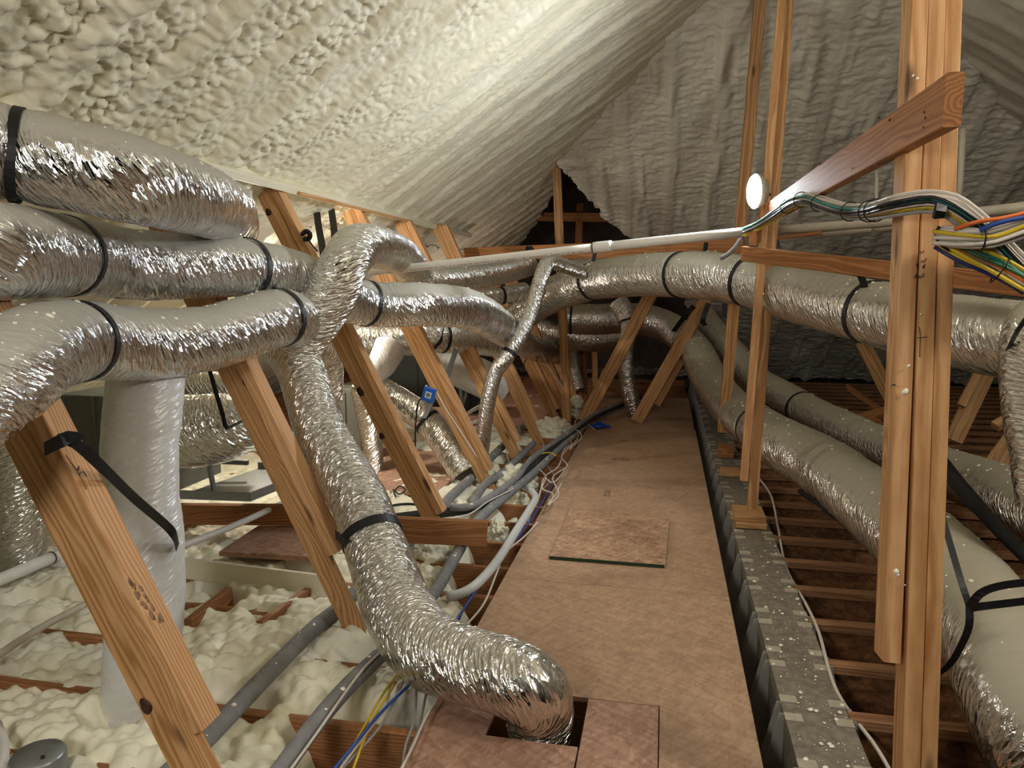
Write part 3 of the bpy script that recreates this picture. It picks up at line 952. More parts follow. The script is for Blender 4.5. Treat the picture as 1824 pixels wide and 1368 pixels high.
d_l5 = D([(500, 604, 3.78, .120), (535, 660, 3.75, .122), (575, 777, 3.62, .128), (636, 887, 3.45, .135), (662, 955, 3.35, .135), (690, 1030, 3.2, .145), (712, 1088, 3.08, .15), (758, 1152, 2.9, .150), (835, 1186, 2.78, .140), (900, 1203, 2.70, .140), (946, 1228, 2.66, .138), (-.425, 2.535, .02, .130, 0), (-.425, 2.535, -.16, .12, 0)], .13, 'foil_clean',
         'foil duct slanting down beside a brace into the walkway hole', 20, (), 1.2, seed=77)
d_l6 = D([(262, 640, 2.95), (256, 720, 2.95), (250, 800, 2.95), (250, 880, 2.95), (256, 935, 2.95, .148), (264, 985, 2.95, .135), (262, 1060, 2.97), (256, 1130, 2.98), (250, 1200, 3.0), (244, 1270, 3.02, .13), (242, 1310, 3.03, .125)], .145, 'foil_hazy',
         'thick upright foil duct standing on the foam behind the near brace', 0, (), .8)
d_l7 = D([(270, 768, 4.3, .21), (340, 768, 4.3, .215), (405, 760, 4.32, .2), (450, 748, 4.36, .16), (490, 738, 4.4, .13)], .2, 'foil_clean', 'bulging foil plenum duct above the metal tray', 0, (), .9)
D([(305, 688, 4.9), (370, 690, 4.9), (450, 692, 4.9)], .11, 'foil_clean', 'shiny foil duct end above the bulging plenum', 0, (), 1.3)
D([(40, 690, 3.7), (32, 780, 3.75), (28, 860, 3.85), (24, 930, 3.95), (20, 985, 4.05), (18, 1015, 4.12)], .150, 'foil_clean', 'shadowed foil duct behind the near brace at the left edge', 0, (), 1.0)
D([(570, 600, 6.6), (680, 604, 6.6), (760, 600, 6.6), (830, 602, 6.9), (900, 612, 7.4)], .15, 'foil_clean', 'foil duct running behind the brace tops under the middle duct', 0, (.55,), 1.0)
D([(695, 618, 6.3, .14), (682, 645, 6.2, .125), (664, 668, 6.15, .11), (645, 700, 6.1, .10)], .12, 'foil_hazy', 'short cone of foil duct between two braces', 0, (), .6)
D([(552, 600, 5.2, .10), (580, 640, 5.3, .11), (590, 690, 5.3, .085), (585, 720, 5.3, .06)], .1, 'foil_clean', 'folded foil bag duct just right of the slanting duct', 0, (), 1.6)
D([(668, 690, 6.2), (715, 718, 6.2), (755, 745, 6.15), (785, 780, 6.1), (808, 815, 6.05), (828, 845, 6.0)], .122, 'foil_clean', 'foil duct dropping to the floor behind the blue box', 0, (.5,), 1.0)
D([(640, 690, 6.4), (658, 760, 6.4), (664, 810, 6.35), (662, 862, 6.3)], .09, 'foil_small', 'small upright foil duct on the plywood behind the braces', 0, (), 1.0)
D([(780, 640, 7.6), (840, 665, 7.7), (890, 690, 7.9)], .2, 'foil_hazy', 'wide dim foil duct behind the braces left of the thin flex duct', 0, (), .8)
# centre and right
D([(715, 492, 6.4), (790, 498, 6.6), (870, 490, 7.0), (930, 476, 7.4), (965, 462, 7.8)], .115, 'foil_clean', 'foil duct under the white pipe behind the elbow duct', 10, (.84,), 1.0)
D([(840, 530, 7.6), (890, 527, 7.7), (935, 518, 7.9)], .095, 'foil_small', 'short foil duct tucked between the two long ducts', 0, (.5,), .8)
D([(1020, 478, 8.3), (1100, 460, 8.2), (1180, 452, 8.1), (1230, 455, 8.1)], .15, 'foil_clean', 'foil duct lying behind the pipe coupling', 0, (), 1.0)
d_r1 = D([(888, 600, 8.3), (925, 566, 8.0), (958, 540, 7.7), (1000, 519, 7.25), (1064, 499, 6.75), (1150, 490, 6.1), (1256, 491, 5.5), (1340, 503, 5.15), (1416, 524, 4.7), (1480, 540, 4.4), (1549, 556, 4.1), (1650, 579, 3.72), (1745, 597, 3.45), (1800, 606, 3.32), (1850, 614, 3.22), (1910, 622, 3.1)], .178, 'foil_dusty',
          'long dusty foil duct crossing the picture below the white pipe', 160, (912, 1056, 1213, 1332, 1550), 1.0)
D([(1880, 560, 2.95, .12), (1848, 590, 2.92, .12), (1842, 650, 2.9, .122), (1850, 720, 2.87, .125), (1866, 800, 2.83, .13), (1882, 900, 2.8, .13)], .13, 'foil_dusty', 'foil duct turning down at the right picture edge', 10, (), 1.0)
d_r2 = D([(1008, 568, 9.5, .20), (1060, 569, 9.45, .20), (1110, 567, 9.4, .20), (1160, 573, 9.3, .20), (1205, 592, 9.15, .20), (1240, 628, 8.7, .20), (1262, 672, 8.2, .20), (1292, 715, 7.5, .20), (1335, 752, 6.7, .20), (1400, 795, 5.5, .20), (1460, 828, 4.9, .20), (1516, 868, 4.4, .20), (1590, 930, 3.8, .195), (1660, 990, 3.3, .195), (1720, 1060, 2.95, .195), (1762, 1120, 2.72, .185), (1800, 1200, 2.55, .19), (1840, 1290, 2.42, .19), (1890, 1400, 2.35, .19)], .2, 'foil_dusty',
          'longest dusty duct curling from the dark to the bottom right', 220, (1018, 1352), 1.0)
d_r4 = D([(1248, 560, 9.6), (1270, 590, 9.3), (1303, 628, 8.8), (1350, 680, 8.2), (1403, 712, 7.6), (1449, 739, 7.1), (1516, 772, 6.4), (1576, 800, 5.9), (1673, 837, 5.2), (1749, 864, 4.6), (1824, 897, 3.85), (1900, 935, 3.4)], .17, 'foil_dusty',
          'dusty duct running behind the longest duct on the right', 150, (1428,), 1.0)
D([(930, 570, 10.2), (990, 596, 10.2), (1050, 606, 10.2), (1110, 600, 10.2)], .165, 'foil_clean', 'dark foil duct behind the thin post, below the long duct', 0, (), 1.0)
D([(1020, 615, 10.4), (1024, 655, 10.4), (1032, 692, 10.4)], .085, 'foil_small', 'small dim flex drop between the far posts', 0, (), 1.0, .02, 'thin_flex_duct')
d_s1 = D([(1035, 484, 6.6), (1003, 473, 6.4), (977, 468, 6.2), (962, 500, 6.1), (947, 555, 6.05), (926, 600, 6.0), (900, 640, 5.95), (883, 662, 5.95), (872, 700, 5.95), (864, 750, 6.0), (856, 815, 6.1)], .064, 'foil_small',
          'thin ribbed flex duct hanging down in the middle of the picture', 0, (.60,), .5, .018, 'thin_flex_duct', k=32, step=.006)
D([(1100, 538, 9.0, .13), (1114, 560, 8.95, .12), (1120, 585, 8.9, .10), (1114, 625, 8.9, .1), (1116, 670, 8.9, .1), (1124, 710, 8.95, .1), (1132, 742, 9.05, .095), (1134, 760, 9.1, .09)], .1, 'foil_small',
  'flex duct dropping to the walkway between the two leaning braces', 0, (.18,), .8, .02, 'thin_flex_duct', k=32, step=.01)

# ------------------------------------------------------------------ hanging straps


def strap(pts, wd, label, side=(0, 1, 0), th=.003, name='hanging_strap', mat='black_strap'):
    o = ribbon(name, [W(*p) for p in pts], wd, th, mat, None, side)
    return tag(o, label, 'strap')


# from the near brace down to the upright duct
q = strap([(104, 782, 2.12), (135, 790, 2.11), (180, 830, 2.2), (240, 888, 2.45), (295, 935, 2.70), (311, 955, 2.78), (316, 975, 2.9)], .032, 'wide black strap from the near brace to the upright duct', (0.3, 0, 1))
ribbon('wrap', [W(80, 800, 2.15), W(105, 787, 2.10), W(128, 778, 2.09), W(142, 786, 2.12)], .04, .004, 'black_strap', q, (.35, 0, .9))
d_l5.band(d_l5.find(664), .045, name='wide_band', grow=1.045)
strap([(598, 952, 3.40), (606, 960, 3.30), (616, 968, 3.24), (626, 972, 3.22)], .045, 'black strap end nailed to a brace beside the slanting duct', (0, 0, 1))
strap([(563, 365, 5.6), (567, 400, 5.4), (574, 440, 5.2), (578, 475, 5.0)], .05, 'black strap hanging left of the elbow duct, the left of a pair', (1, .3, 0))
strap([(590, 372, 5.6), (594, 400, 5.4), (598, 440, 5.2)], .05, 'black strap hanging behind the elbow duct, the right of a pair', (1, .3, 0))
strap([(372, 655, 4.0), (385, 700, 3.95), (397, 740, 3.93), (403, 762, 3.92), (415, 758, 3.95), (432, 750, 4.0)], .028, 'black strap looped against the bulging plenum duct', (.6, 0, .6))
strap([(322, 660, 4.4), (321, 700, 4.3), (330, 712, 4.25)], .03, 'short black strap above the bulging plenum by the upright duct', (1, .3, 0))
strap([(813, 622, 6.35), (803, 650, 6.3), (793, 680, 6.25), (770, 715, 6.1), (755, 745, 6.0)], .05, 'wide black strap slanting between two braces by the blue box', (1, 0, .3))
strap([(790, 585, 6.2), (786, 605, 6.15), (772, 622, 6.15)], .03, 'narrow black strap under the middle duct by a brace top', (0, 0, 1))
strap([(1064, 436, 6.5), (1060, 450, 6.5), (1057, 466, 6.5)], .036, 'black strap hanging the long duct below the pipe coupling', (1, 0, 0))
strap([(1531, 486, 3.86), (1536, 498, 3.90), (1540, 512, 3.97)], .036, 'black strap hanging from the cross board to the right duct', (1, 0, 0))
strap([(1570, 468, 3.86), (1577, 480, 3.85), (1583, 478, 3.85)], .05, 'folded strap end nailed over the cross board', (1, 0, 0))
strap([(1832, 562, 2.80), (1812, 590, 2.83), (1798, 618, 2.88), (1788, 640, 2.96)], .022, 'black strap at the elbow of the right edge duct', (.8, 0, .6))
strap([(1384, 428, 4.95), (1386, 442, 4.95)], .03, 'short black strap below the dusty pipes by the post', (1, 0, 0))
strap([(938, 452, 6.9), (942, 438, 6.8), (950, 448, 6.7)], .04, 'small black strap over the tie board left of the arch', (1, 0, 0))
strap([(1258, 432, 5.9), (1256, 448, 5.8)], .035, 'short black strap under the white pipe near the work light', (1, 0, 0))
strap([(1262, 540, 8.4), (1252, 570, 8.4), (1256, 580, 8.5)], .06, 'black strap beside the right leaning brace top', (1, 0, 0))
strap([(1236, 545, 8.4), (1215, 570, 8.5), (1200, 590, 8.7)], .06, 'black strap across the dark duct behind the right leaning brace', (1, 0, 0))
strap([(1290, 540, 8.0), (1290, 566, 8.0)], .05, 'short black strap hanging beside the single post', (1, 0, 0))
# big straps at bottom right
k_ = [(1727, 1080, 2.46)]
strap([(1668, 885, 2.75), (1690, 960, 2.62), (1712, 1035, 2.5), (1727, 1080, 2.46)], .022, 'black strap slanting to the knot on the bottom right duct', (1, 0, 0))
strap([(1727, 1080, 2.45), (1726, 1115, 2.44), (1712, 1150, 2.47), (1690, 1185, 2.55), (1655, 1212, 2.7), (1640, 1225, 2.75)], .024, 'black strap passing under the bottom right duct', (1, 0, 0))
strap([(1727, 1081, 2.45), (1748, 1056, 2.42), (1785, 1043, 2.4), (1850, 1035, 2.38)], .026, 'upper black strap running right from the duct knot', (0, 0, 1))
strap([(1727, 1083, 2.45), (1765, 1078, 2.41), (1850, 1068, 2.38)], .026, 'lower black strap running right from the duct knot', (0, 0, 1))
o = tube('black_hose', [W(1662, 800, 3.3), W(1690, 838, 3.3), (W(1745, 905, 3.2)), W(1800, 965, 3.1), W(1870, 1030, 3.0)], .030, 'black_tube'); tag(o, 'black hose slanting down between the two right floor ducts', 'hose')
o = tube('black_hose', [W(1660, 815, 3.45), W(1712, 880, 3.4), W(1775, 945, 3.3), W(1860, 1010, 3.2)], .016, 'black_tube'); tag(o, 'thinner black line under the slanting black hose', 'hose')
o = tube('black_hose', [WZ(1425, 875, .02), WZ(1455, 895, .03), WZ(1490, 922, .04), WZ(1530, 955, .04), WZ(1560, 985, .03)], .02, 'black_tube'); tag(o, 'black line on the joists under the longest duct', 'hose')
o = tube('black_tie', [W(539, 417, 4.6), W(545, 412, 4.55), W(552, 417, 4.55), W(550, 425, 4.56), W(542, 426, 4.58)], .016, 'black_plastic', None, 8, .01); tag(o, 'knotted black tie on a brace left of the elbow duct', 'tie')
tube('tail', [W(548, 424, 4.57), W(556, 436, 4.6), W(566, 448, 4.6)], .005, 'black_plastic', o, 6, .02)

# ------------------------------------------------------------------ pipes
pp = empty('plastic_pipe', W(980, 448, 4.85), 'long white plastic pipe with a coupling leading to the work light', 'pipe')
PA, PB, PC = W(630, 488, 5.35), W(1065, 440.5, 4.72), W(1322, 414, 4.45)
tube('pipe', [PA, PB], .0285, 'pvc', pp, 20, .2); tube('pipe', [PB, PC], .0300, 'pvc', pp, 20, .2)
dr_ = (PC-PB).normalized()
tube('coupling', [PB-dr_*.03, PB+dr_*.09], .036, 'pvc', pp, 20, .02)
tube('primer_ring', [PB-dr_*.036, PB-dr_*.028], .034, 'black_plastic', pp, 20, .004)
V = []; F = []
for k in range(120):
    t = k/119
    if random.random() < .25: continue
    P = PA+(PB-PA)*(.1+.85*t); dl = (PB-PA).normalized(); nn = (CAM-P).normalized(); nn = (nn-dl*nn.dot(dl)).normalized(); dn = dl.cross(nn)
    if dn.z > 0: dn = -dn
    base = P+(nn*.80+dn*.60).normalized()*.0289; wv = (dn*.80-nn*.60).normalized()
    o_ = len(V); hgt = random.uniform(.0025, .004)
    for a, b in ((0, -hgt), (.008, -hgt), (.008, hgt), (0, hgt)): V.append(tuple(base+dl*a+wv*b))
    F.append((o_, o_+1, o_+2, o_+3))
mesh('print_line', V, F, 'pvc_print', pp, False)['label'] = 'faint reddish printed line'
for pts, r, mat, lab in (([(1378, 411, 5.0), (1490, 402, 4.75), (1610, 393, 4.5), (1850, 366, 4.05)], .031, 'pvc_dusty', 'dusty pale pipe continuing right behind the big post'),
                         ([(1385, 427, 5.05), (1480, 417, 4.9), (1552, 411, 4.8)], .018, 'pvc_dusty', 'thin dusty pipe below the pale pipe, ending left of the big post'),
                         ([(1558, 410, 4.78), (1640, 402, 4.6)], .015, 'pvc_dusty', 'thinner pipe stub meeting the big post'),
                         ([(1715, 230, 5.0), (1712, 300, 5.0), (1707, 364, 5.0)], .020, 'pvc_dusty', 'upright pale conduit right of the big post'),
                         ([(1562, 305, 5.4), (1561, 385, 5.4)], .012, 'pvc_dusty', 'thin upright conduit left of the big post')):
    tag(tube('plastic_pipe', [W(*p) for p in pts], r, mat, None, 14, .15), lab, 'pipe')
for pts, r, mat, lab, z in (([(-30, 1045), (95, 992)], .034, 'pvc', 'white plastic pipe with a black ring at the left edge', .10),
                            ([(-40, 985), (60, 1000), (130, 1003)], .030, 'pvc', 'white plastic pipe half sunk in foam at the left edge', .05),
                            ([(318, 975), (420, 935), (512, 893)], .020, 'pvc', 'thin white pipe slanting behind two braces', .18),
                            ([(-20, 1178), (70, 1120), (160, 1072)], .017, 'pvc_dusty', 'thin pipe crusted with foam at the left', .05),
                            ([(-5, 1290), (8, 1330), (2, 1380)], .016, 'pvc', 'short white pipe in the bottom left corner', .03)):
    o = tag(tube('plastic_pipe', [WZ(a, b, z) for a, b in pts], r, mat, None, 14, .06), lab, 'pipe')
    if 'ring' in lab:
        a, b = WZ(95, 992, z), WZ(-30, 1045, z); dl = (b-a).normalized()
        tube('ring', [a+dl*.01, a+dl*.016], .036, 'black_plastic', o, 16, .003)
        tube('coupling', [a-dl*.12, a+dl*.01], .031, 'pvc', o, 16, .03)
cv = board('foam_covered_board', WZ(300, 1008, .03), WZ(600, 1046, .03), (0, .3, 1), .11, .05, 'spray_foam'); tag(cv, 'straight board coated pale with foam lying across the joists', 'board')
tm = board('timber', W(315, 915, 4.75), W(560, 917, 4.75), (0, 0, 1), .13, .06, 'fir_red'); tag(tm, 'reddish timber lying below the metal tray', 'timber')
tm2 = board('timber', W(690, 942, 4.3), W(868, 950, 4.3), (0, 0, 1), .15, .05, 'joist_wood'); tag(tm2, 'timber crossing behind a brace foot right of the slanting duct', 'timber')

wc = tube('white_conduit', [WZ(795, 1063, .03), WZ(820, 1058, .04), WZ(850, 1040, .06), WZ(885, 1000, .06), WZ(920, 945, .06), WZ(945, 905, .06), WZ(954, 888, .06), WZ(948, 876, .05), WZ(935, 868, .0)], .026, 'conduit', None, 14, .03)
tag(wc, 'bent white conduit left of the walkway', 'conduit')

# insulated grey lines
GL = []


def line(pts, z, r, mat, label, specks=0, name='insulated_line'):
    P = [WZ(a, b, z) for a, b in pts]
    o = tag(tube(name, P, r, mat, None, 16, .04), label, 'line')
    if specks:
        Q, s_ = resample(np.array([list(p) for p in P]), .01); ps = []; ns = []; rs = []
        for _ in range(specks):
            q = Q[random.randrange(len(Q))]; n = Vector((random.uniform(-.6, .9), random.uniform(-.6, 0), 1)).normalized()
            ps.append(Vector(q)+n*r*.98); ns.append(n); rs.append(random.choice((.003, .004, .006, .009)))
        blobs('foam_specks', ps, ns, rs, 'foam_speck', o)
    return o


line([(280, 1400), (380, 1302), (480, 1198), (560, 1118), (605, 1082), (680, 1010), (745, 948), (800, 888), (835, 855), (890, 800), (940, 752)], .06, .036, 'grey_foam_tube', 'grey insulated line farthest left, running straight behind the braces', 60)
line([(480, 1400), (560, 1292), (620, 1222), (688, 1155), (770, 1060), (812, 990), (850, 928), (905, 880), (955, 838), (1005, 790), (1062, 745), (1135, 712)], .07, .034, 'grey_foam_tube', 'grey insulated line passing under the slanting duct by the walkway', 50)
line([(690, 925), (745, 918), (838, 905), (885, 880), (925, 852), (968, 815), (1015, 775), (1070, 738), (1140, 708)], .09, .034, 'black_tube', 'black insulated line joining the grey lines near the walkway', 8)
line([(800, 905), (850, 898), (915, 855), (950, 815), (1000, 780), (1060, 738), (1120, 712)], .12, .026, 'grey_foam_tube', 'grey insulated line on top of the bundle by the walkway', 8)
line([(840, 900), (865, 862), (900, 838), (950, 790)], .06, .032, 'grey_foam_tube', 'short grey insulated line branching behind the foam mound', 4)

# ------------------------------------------------------------------ loose cables
CB = [('white', [(500, 1395), (560, 1312), (640, 1200), (690, 1150)], .09), ('white', [(590, 1390), (650, 1310), (700, 1245), (742, 1205)], .03),
      ('blue', [(575, 1395), (620, 1340), (680, 1268), (742, 1208)], .05), ('yellow', [(600, 1380), (640, 1310), (680, 1240), (715, 1190)], .02),
      ('grey', [(715, 1395), (722, 1330), (738, 1280), (742, 1212)], .02), ('grey', [(728, 1340), (745, 1300), (760, 1230)], .0),
      ('white', [(700, 1400), (735, 1330), (760, 1275), (786, 1235)], .03), ('blue', [(800, 1125), (850, 1050), (900, 985), (950, 920), (985, 860)], .02),
      ('white', [(825, 1120), (862, 1075), (885, 1020), (900, 985), (935, 955), (958, 930)], .02), ('navy', [(815, 1110), (828, 1080), (850, 1045), (880, 1000), (930, 930)], .0),
      ('white', [(690, 945), (760, 930), (830, 918), (870, 893), (915, 870)], .10),
      ('white', [(1000, 760), (1018, 790), (1010, 800), (1000, 815), (1010, 830), (985, 850), (995, 880), (975, 900), (990, 880), (1000, 860)], .06),
      ('white', [(1015, 770), (1030, 775), (1022, 790), (1005, 800), (995, 830), (970, 850), (960, 885), (945, 915)], .05),
      ('white', [(970, 850), (985, 860), (1000, 845), (1010, 830)], .05), ('grey', [(950, 800), (975, 830), (985, 850), (960, 880), (940, 930)], .03),
      ('white', [(960, 835), (972, 850), (966, 870), (985, 880), (978, 900)], .06), ('white', [(1008, 760), (1030, 768), (1035, 780), (1015, 800)], .1), ('white', [(985, 745), (1005, 755), (1018, 768), (1030, 745), (1060, 765)], .06),
      ('grey', [(600, 1380), (680, 1290), (720, 1210)], .02), ('yellow', [(620, 1395), (660, 1290), (705, 1215)], .03), ('white', [(905, 960), (925, 940), (945, 905)], .03),
       ('yellow', [(965, 808), (980, 806), (990, 812)], .12)]
CL = ['white cable lying on the near grey line at bottom left', 'leftmost white cable coming out under the slanting duct', 'blue cable coming out under the slanting duct', 'yellow cable left of the blue cable under the slanting duct', 'grey cable looping down beside the pinkish walkway board', 'short grey cable right of the looping grey cable', 'white cable lying along the edge of the pinkish walkway board', 'blue cable along the walkway edge by the bent white conduit', 'white cable along the walkway edge by the bent white conduit', 'navy cable close under the bent white conduit', 'white cable crossing the black line right of the slanting duct', 'longest white cable in the tangle beside the grey lines', 'white cable of the tangle reaching down to the bent conduit', 'short white cable loop at the foot of the tangle', 'grey cable winding through the tangle of white cables', 'white cable curl just above the elbow of the bent conduit', 'white cable loop at the upper end of the tangle', 'white cable reaching over to the blue glove', 'grey cable close beside the near grey line', 'second yellow cable under the slanting duct, nearer the duct', 'short white cable beside the small foam ball', 'short yellow cable laid over the grey lines']
for k, (c, pts, z) in enumerate(CB):
    zz = z+.012
    o = tube('cable', [WZ(a, b, zz+random.uniform(0, .012)) for a, b in pts], .0052 if c != 'blue' else .006, c+'_cable', None, 7, .03)
    tag(o, CL[k], 'cable', 'loose cables left of the walkway')
o = tube('cable', [WZ(1340, 838, .06), WZ(1372, 880, .03), WZ(1386, 940, .0), WZ(1400, 1010, -.02), WZ(1435, 1075, -.01), WZ(1458, 1125, .01), WZ(1490, 1230, .0), WZ(1560, 1330, -.03), WZ(1600, 1400, -.05)], .0075, 'white_cable', None, 8, .04)
tag(o, 'pale cable running along the right side of the grey beam', 'cable')
o = tube('cable', [W(1362, 640, 4.9), W(1360, 720, 4.85), W(1350, 790, 4.85), (W(1342, 840, 4.85))], .005, 'grey_cable', None, 7, .05)
tag(o, 'thin grey cable hanging down beside the two-board post', 'cable')

# ------------------------------------------------------------------ cable bundles on the big post


def bundle(name, center, n, rad, cr, cols, label, flat=1.0, ties=(), seed=1, spread=None):
    P = np.array([list(W(*p)) for p in center]); Q, s_ = resample(P, .02); T, N, B = frames(Q)
    base = Vector(Q.mean(0)); r = empty(name, base, label, 'cable bundle')
    rr = random.Random(seed); cnt = 0
    for k in range(n):
        a = 2.399963*k; rho = rad*math.sqrt((k+.5)/n); wob = rr.uniform(0, 6.28); tw = rr.uniform(-.6, .6)
        pts = []
        for i in range(0, len(Q), 3):
            t = s_[i]/s_[-1]; aa = a+tw*t+.25*math.sin(5*t+wob); sp = 1.0 if spread is None else spread(t)
            pts.append(Q[i]+(N[i]*math.cos(aa)*rho*flat+B[i]*math.sin(aa)*rho)*sp)
        c = cols[k % len(cols)]
        o = tube('cable', pts, cr, c+'_cable', r, 7, .03)
    for t in ties:
        i = int(t*(len(Q)-1)); a = np.linspace(0, 2*np.pi, 18); ro = (rad+cr*1.1)*(1 if spread is None else spread(t))
        tube('zip_tie', [Q[i]+(N[i]*math.cos(x)*flat+B[i]*math.sin(x))*ro for x in a], .0022, 'black_plastic', r, 5, .008)
    return r


bundle('cable_bundle', [(1322, 414, 4.52), (1352, 401, 4.45), (1388, 378, 3.95), (1415, 360, 3.5), (1440, 355, 3.18), (1470, 366, 2.95), (1505, 376, 2.75), (1550, 376, 2.35), (1592, 367, 2.02), (1640, 359, 1.96), (1678, 360, 1.93), (1706, 374, 1.9), (1745, 405, 1.92), (1790, 452, 1.96), (1850, 512, 2.0)], 20, .032, .0052,
       ['white', 'white', 'white', 'white', 'yellow', 'white', 'white', 'grey', 'white', 'yellow', 'white', 'black', 'white', 'white', 'grey', 'white', 'teal', 'yellow', 'white', 'black'], 'long zip-tied cable bundle from the work light across the big post', 1.0, (.28, .40, .50, .62, .72, .75), 3, lambda t: .9+.25*max(0, t-.75)*4)
bundle('cable_bundle', [(1672, 420, 1.95), (1690, 422, 1.92), (1730, 425, 1.90), (1765, 425, 1.89), (1795, 416, 1.88), (1860, 396, 1.86)], 16, .026, .0055,
       ['white']*11+['yellow']+['white']*4, 'thick white cable loop leaving the big post to the right', 1.0, (.42,), 5)
bundle('cable_bundle', [(1674, 428, 1.99), (1700, 444, 1.97), (1740, 462, 1.95), (1790, 486, 1.93), (1860, 530, 1.9)], 9, .030, .0055,
       ['orange', 'yellow', 'white', 'green', 'navy', 'teal', 'yellow', 'white', 'yellow'], 'coloured cable fan dropping right below the white loop', 1.0, (.62,), 9)
o = tube('cable', [W(1700, 408, 1.9), W(1740, 395, 1.86), W(1790, 388, 1.85), W(1860, 370, 1.83)], .0055, 'orange_cable', None, 7, .03); tag(o, 'single orange cable rising right above the white loop', 'cable')
o = tube('cable', [W(1745, 410, 1.87), W(1785, 395, 1.85), W(1860, 380, 1.84)], .007, 'blue_cable', None, 7, .03); tag(o, 'single blue cable beside the orange one at the right edge', 'cable')
o = tube('zip_tie', [W(1673, 404, 1.93), W(1666, 418, 1.95), W(1676, 436, 1.95), W(1690, 446, 1.95)], .004, 'black_plastic', None, 6, .01); tag(o, 'black strap holding the white loop on the big post', 'strap')
o = ribbon('strap_buckle', [W(1676, 366, 1.88), W(1674, 376, 1.875), W(1671, 388, 1.885)], .026, .012, 'black_plastic', None, (1, .2, 0)); tag(o, 'black fastener fixing the long bundle to the big post', 'strap')
o = tube('cable', [W(1322, 420, 4.52), W(1312, 438, 4.6), W(1298, 452, 4.7), W(1285, 460, 4.8)], .014, 'grey_cable', None, 8, .03); tag(o, 'dark cable end drooping from the white pipe mouth', 'cable')

# ------------------------------------------------------------------ work light
wl = empty('work_light', LAMP_POS, 'round bright work light clipped to the two-board post', 'lamp')
px_seed = 0
t_ = LAMP_N
V = []; F = []; k = 28; tt = t_.orthogonal().normalized(); bb = t_.cross(tt)
for rr_, hh in ((.080, -.050), (.104, -.010), (.112, .006), (.106, .012)):
    for i in range(k):
        a = 2*math.pi*i/k; V.append(tuple(LAMP_POS+tt*(math.cos(a)*rr_)+bb*(math.sin(a)*rr_)+t_*hh))
for q in range(3):
    for i in range(k): F.append((q*k+i, q*k+(i+1) % k, (q+1)*k+(i+1) % k, (q+1)*k+i))
F.append(tuple(range(k-1, -1, -1)))
mesh('housing', V, F, 'hanger_top', wl)
V = []; F = []
for j, (rr_, hh) in enumerate(((.106, .012), (.096, .026), (.07, .036), (.035, .042))):
    for i in range(k):
        a = 2*math.pi*i/k; V.append(tuple(LAMP_POS+tt*(math.cos(a)*rr_)+bb*(math.sin(a)*rr_)+t_*(hh-.004)))
for q in range(3):
    for i in range(k): F.append((q*k+i, q*k+(i+1) % k, (q+1)*k+(i+1) % k, (q+1)*k+i))
F.append(tuple(range(3*k, 4*k)))
mesh('lens', V, F, 'lamp_glow', wl)
tube('clamp', [LAMP_POS-t_*.03, LAMP_POS-t_*.06+Vector((0, 0, -.02)), LAMP_POS-t_*.09+Vector((0, .02, -.02))], .012, 'lamp_body', wl, 8, .01)

# ------------------------------------------------------------------ blue boxes and the glove
for (px_, py_, d, s_, lab, wires) in ((764, 703, 5.55, .062, 'blue sensor box with white label on a brace, the larger one', ((778, 700), (795, 730), (820, 768), (850, 815))),
                               (954, 629, 8.5, .062, 'small blue box on a far brace', ((962, 622), (975, 650), (990, 672), (1003, 690)))):
    r = empty('sensor_box', W(px_, py_, d), lab, 'sensor box')
    p = W(px_, py_, d); xx = Vector((.93, .1, -.28)).normalized(); up = Vector((.28, 0, .95))
    board('case', p-xx*s_*.75, p+xx*s_*.75, up, s_*1.75, .035, 'blue_plastic', r)
    board('cover_rim', p-xx*s_*.78+Vector((0, .02, 0)), p-xx*s_*.60+Vector((0, .02, 0)), up, s_*1.9, .02, 'label_white', r)
    cs_ = [c for c in r.children if c.name.startswith('case')][0]
    lb = board('sticker', p-xx*.024+Vector((0, -.0185, 0)), p+xx*.024+Vector((0, -.0185, 0)), up, .048, .002, 'label_white', cs_)
    board('print', p-xx*.014+Vector((0, -.0200, 0)), p+xx*.014+Vector((0, -.0200, 0)), up, .028, .001, 'label_grey', cs_)
    tube('wire', [W(a, b, d-.02) for a, b in wires], .006, 'white_cable', r, 6, .03)
    tube('wire', [W(px_-10, py_+2, d), W(px_-20, py_+18, d+.05), W(px_-24, py_+60, d+.1), W(px_-24, py_+110, d+.15)], .006, 'black_cable', r, 6, .03)
gp = WZ(1065, 764, .0); V = []; F = []
nu, nv = 12, 10
for i in range(nu+1):
    for j in range(nv):
        th_ = math.pi*i/nu; ph_ = 2*math.pi*j/nv; rr_ = 1+.28*math.sin(3*ph_+i)+.2*math.sin(5*th_+2*ph_)
        V.append((gp.x+.075*rr_*math.sin(th_)*math.cos(ph_), gp.y+.05*rr_*math.sin(th_)*math.sin(ph_), .003+.036*(1+math.cos(th_))*max(.6, rr_*.8)))
for i in range(nu):
    for j in range(nv): F.append((i*nv+j, i*nv+(j+1) % nv, (i+1)*nv+(j+1) % nv, (i+1)*nv+j))
gl = mesh('glove', V, F, 'blue_glove'); tag(gl, 'crumpled bright blue rubber glove on the far walkway edge', 'glove')
for k in range(4):
    a = Vector((gp.x+.02+.022*k, gp.y+.02-.012*k, .03)); b = a+Vector((.06, .04-.03*k, -.005+.01*(k % 2)))
    tube('finger', [a, (a+b)/2+Vector((0, 0, .015)), b], .012, 'blue_glove', gl, 8, .01)

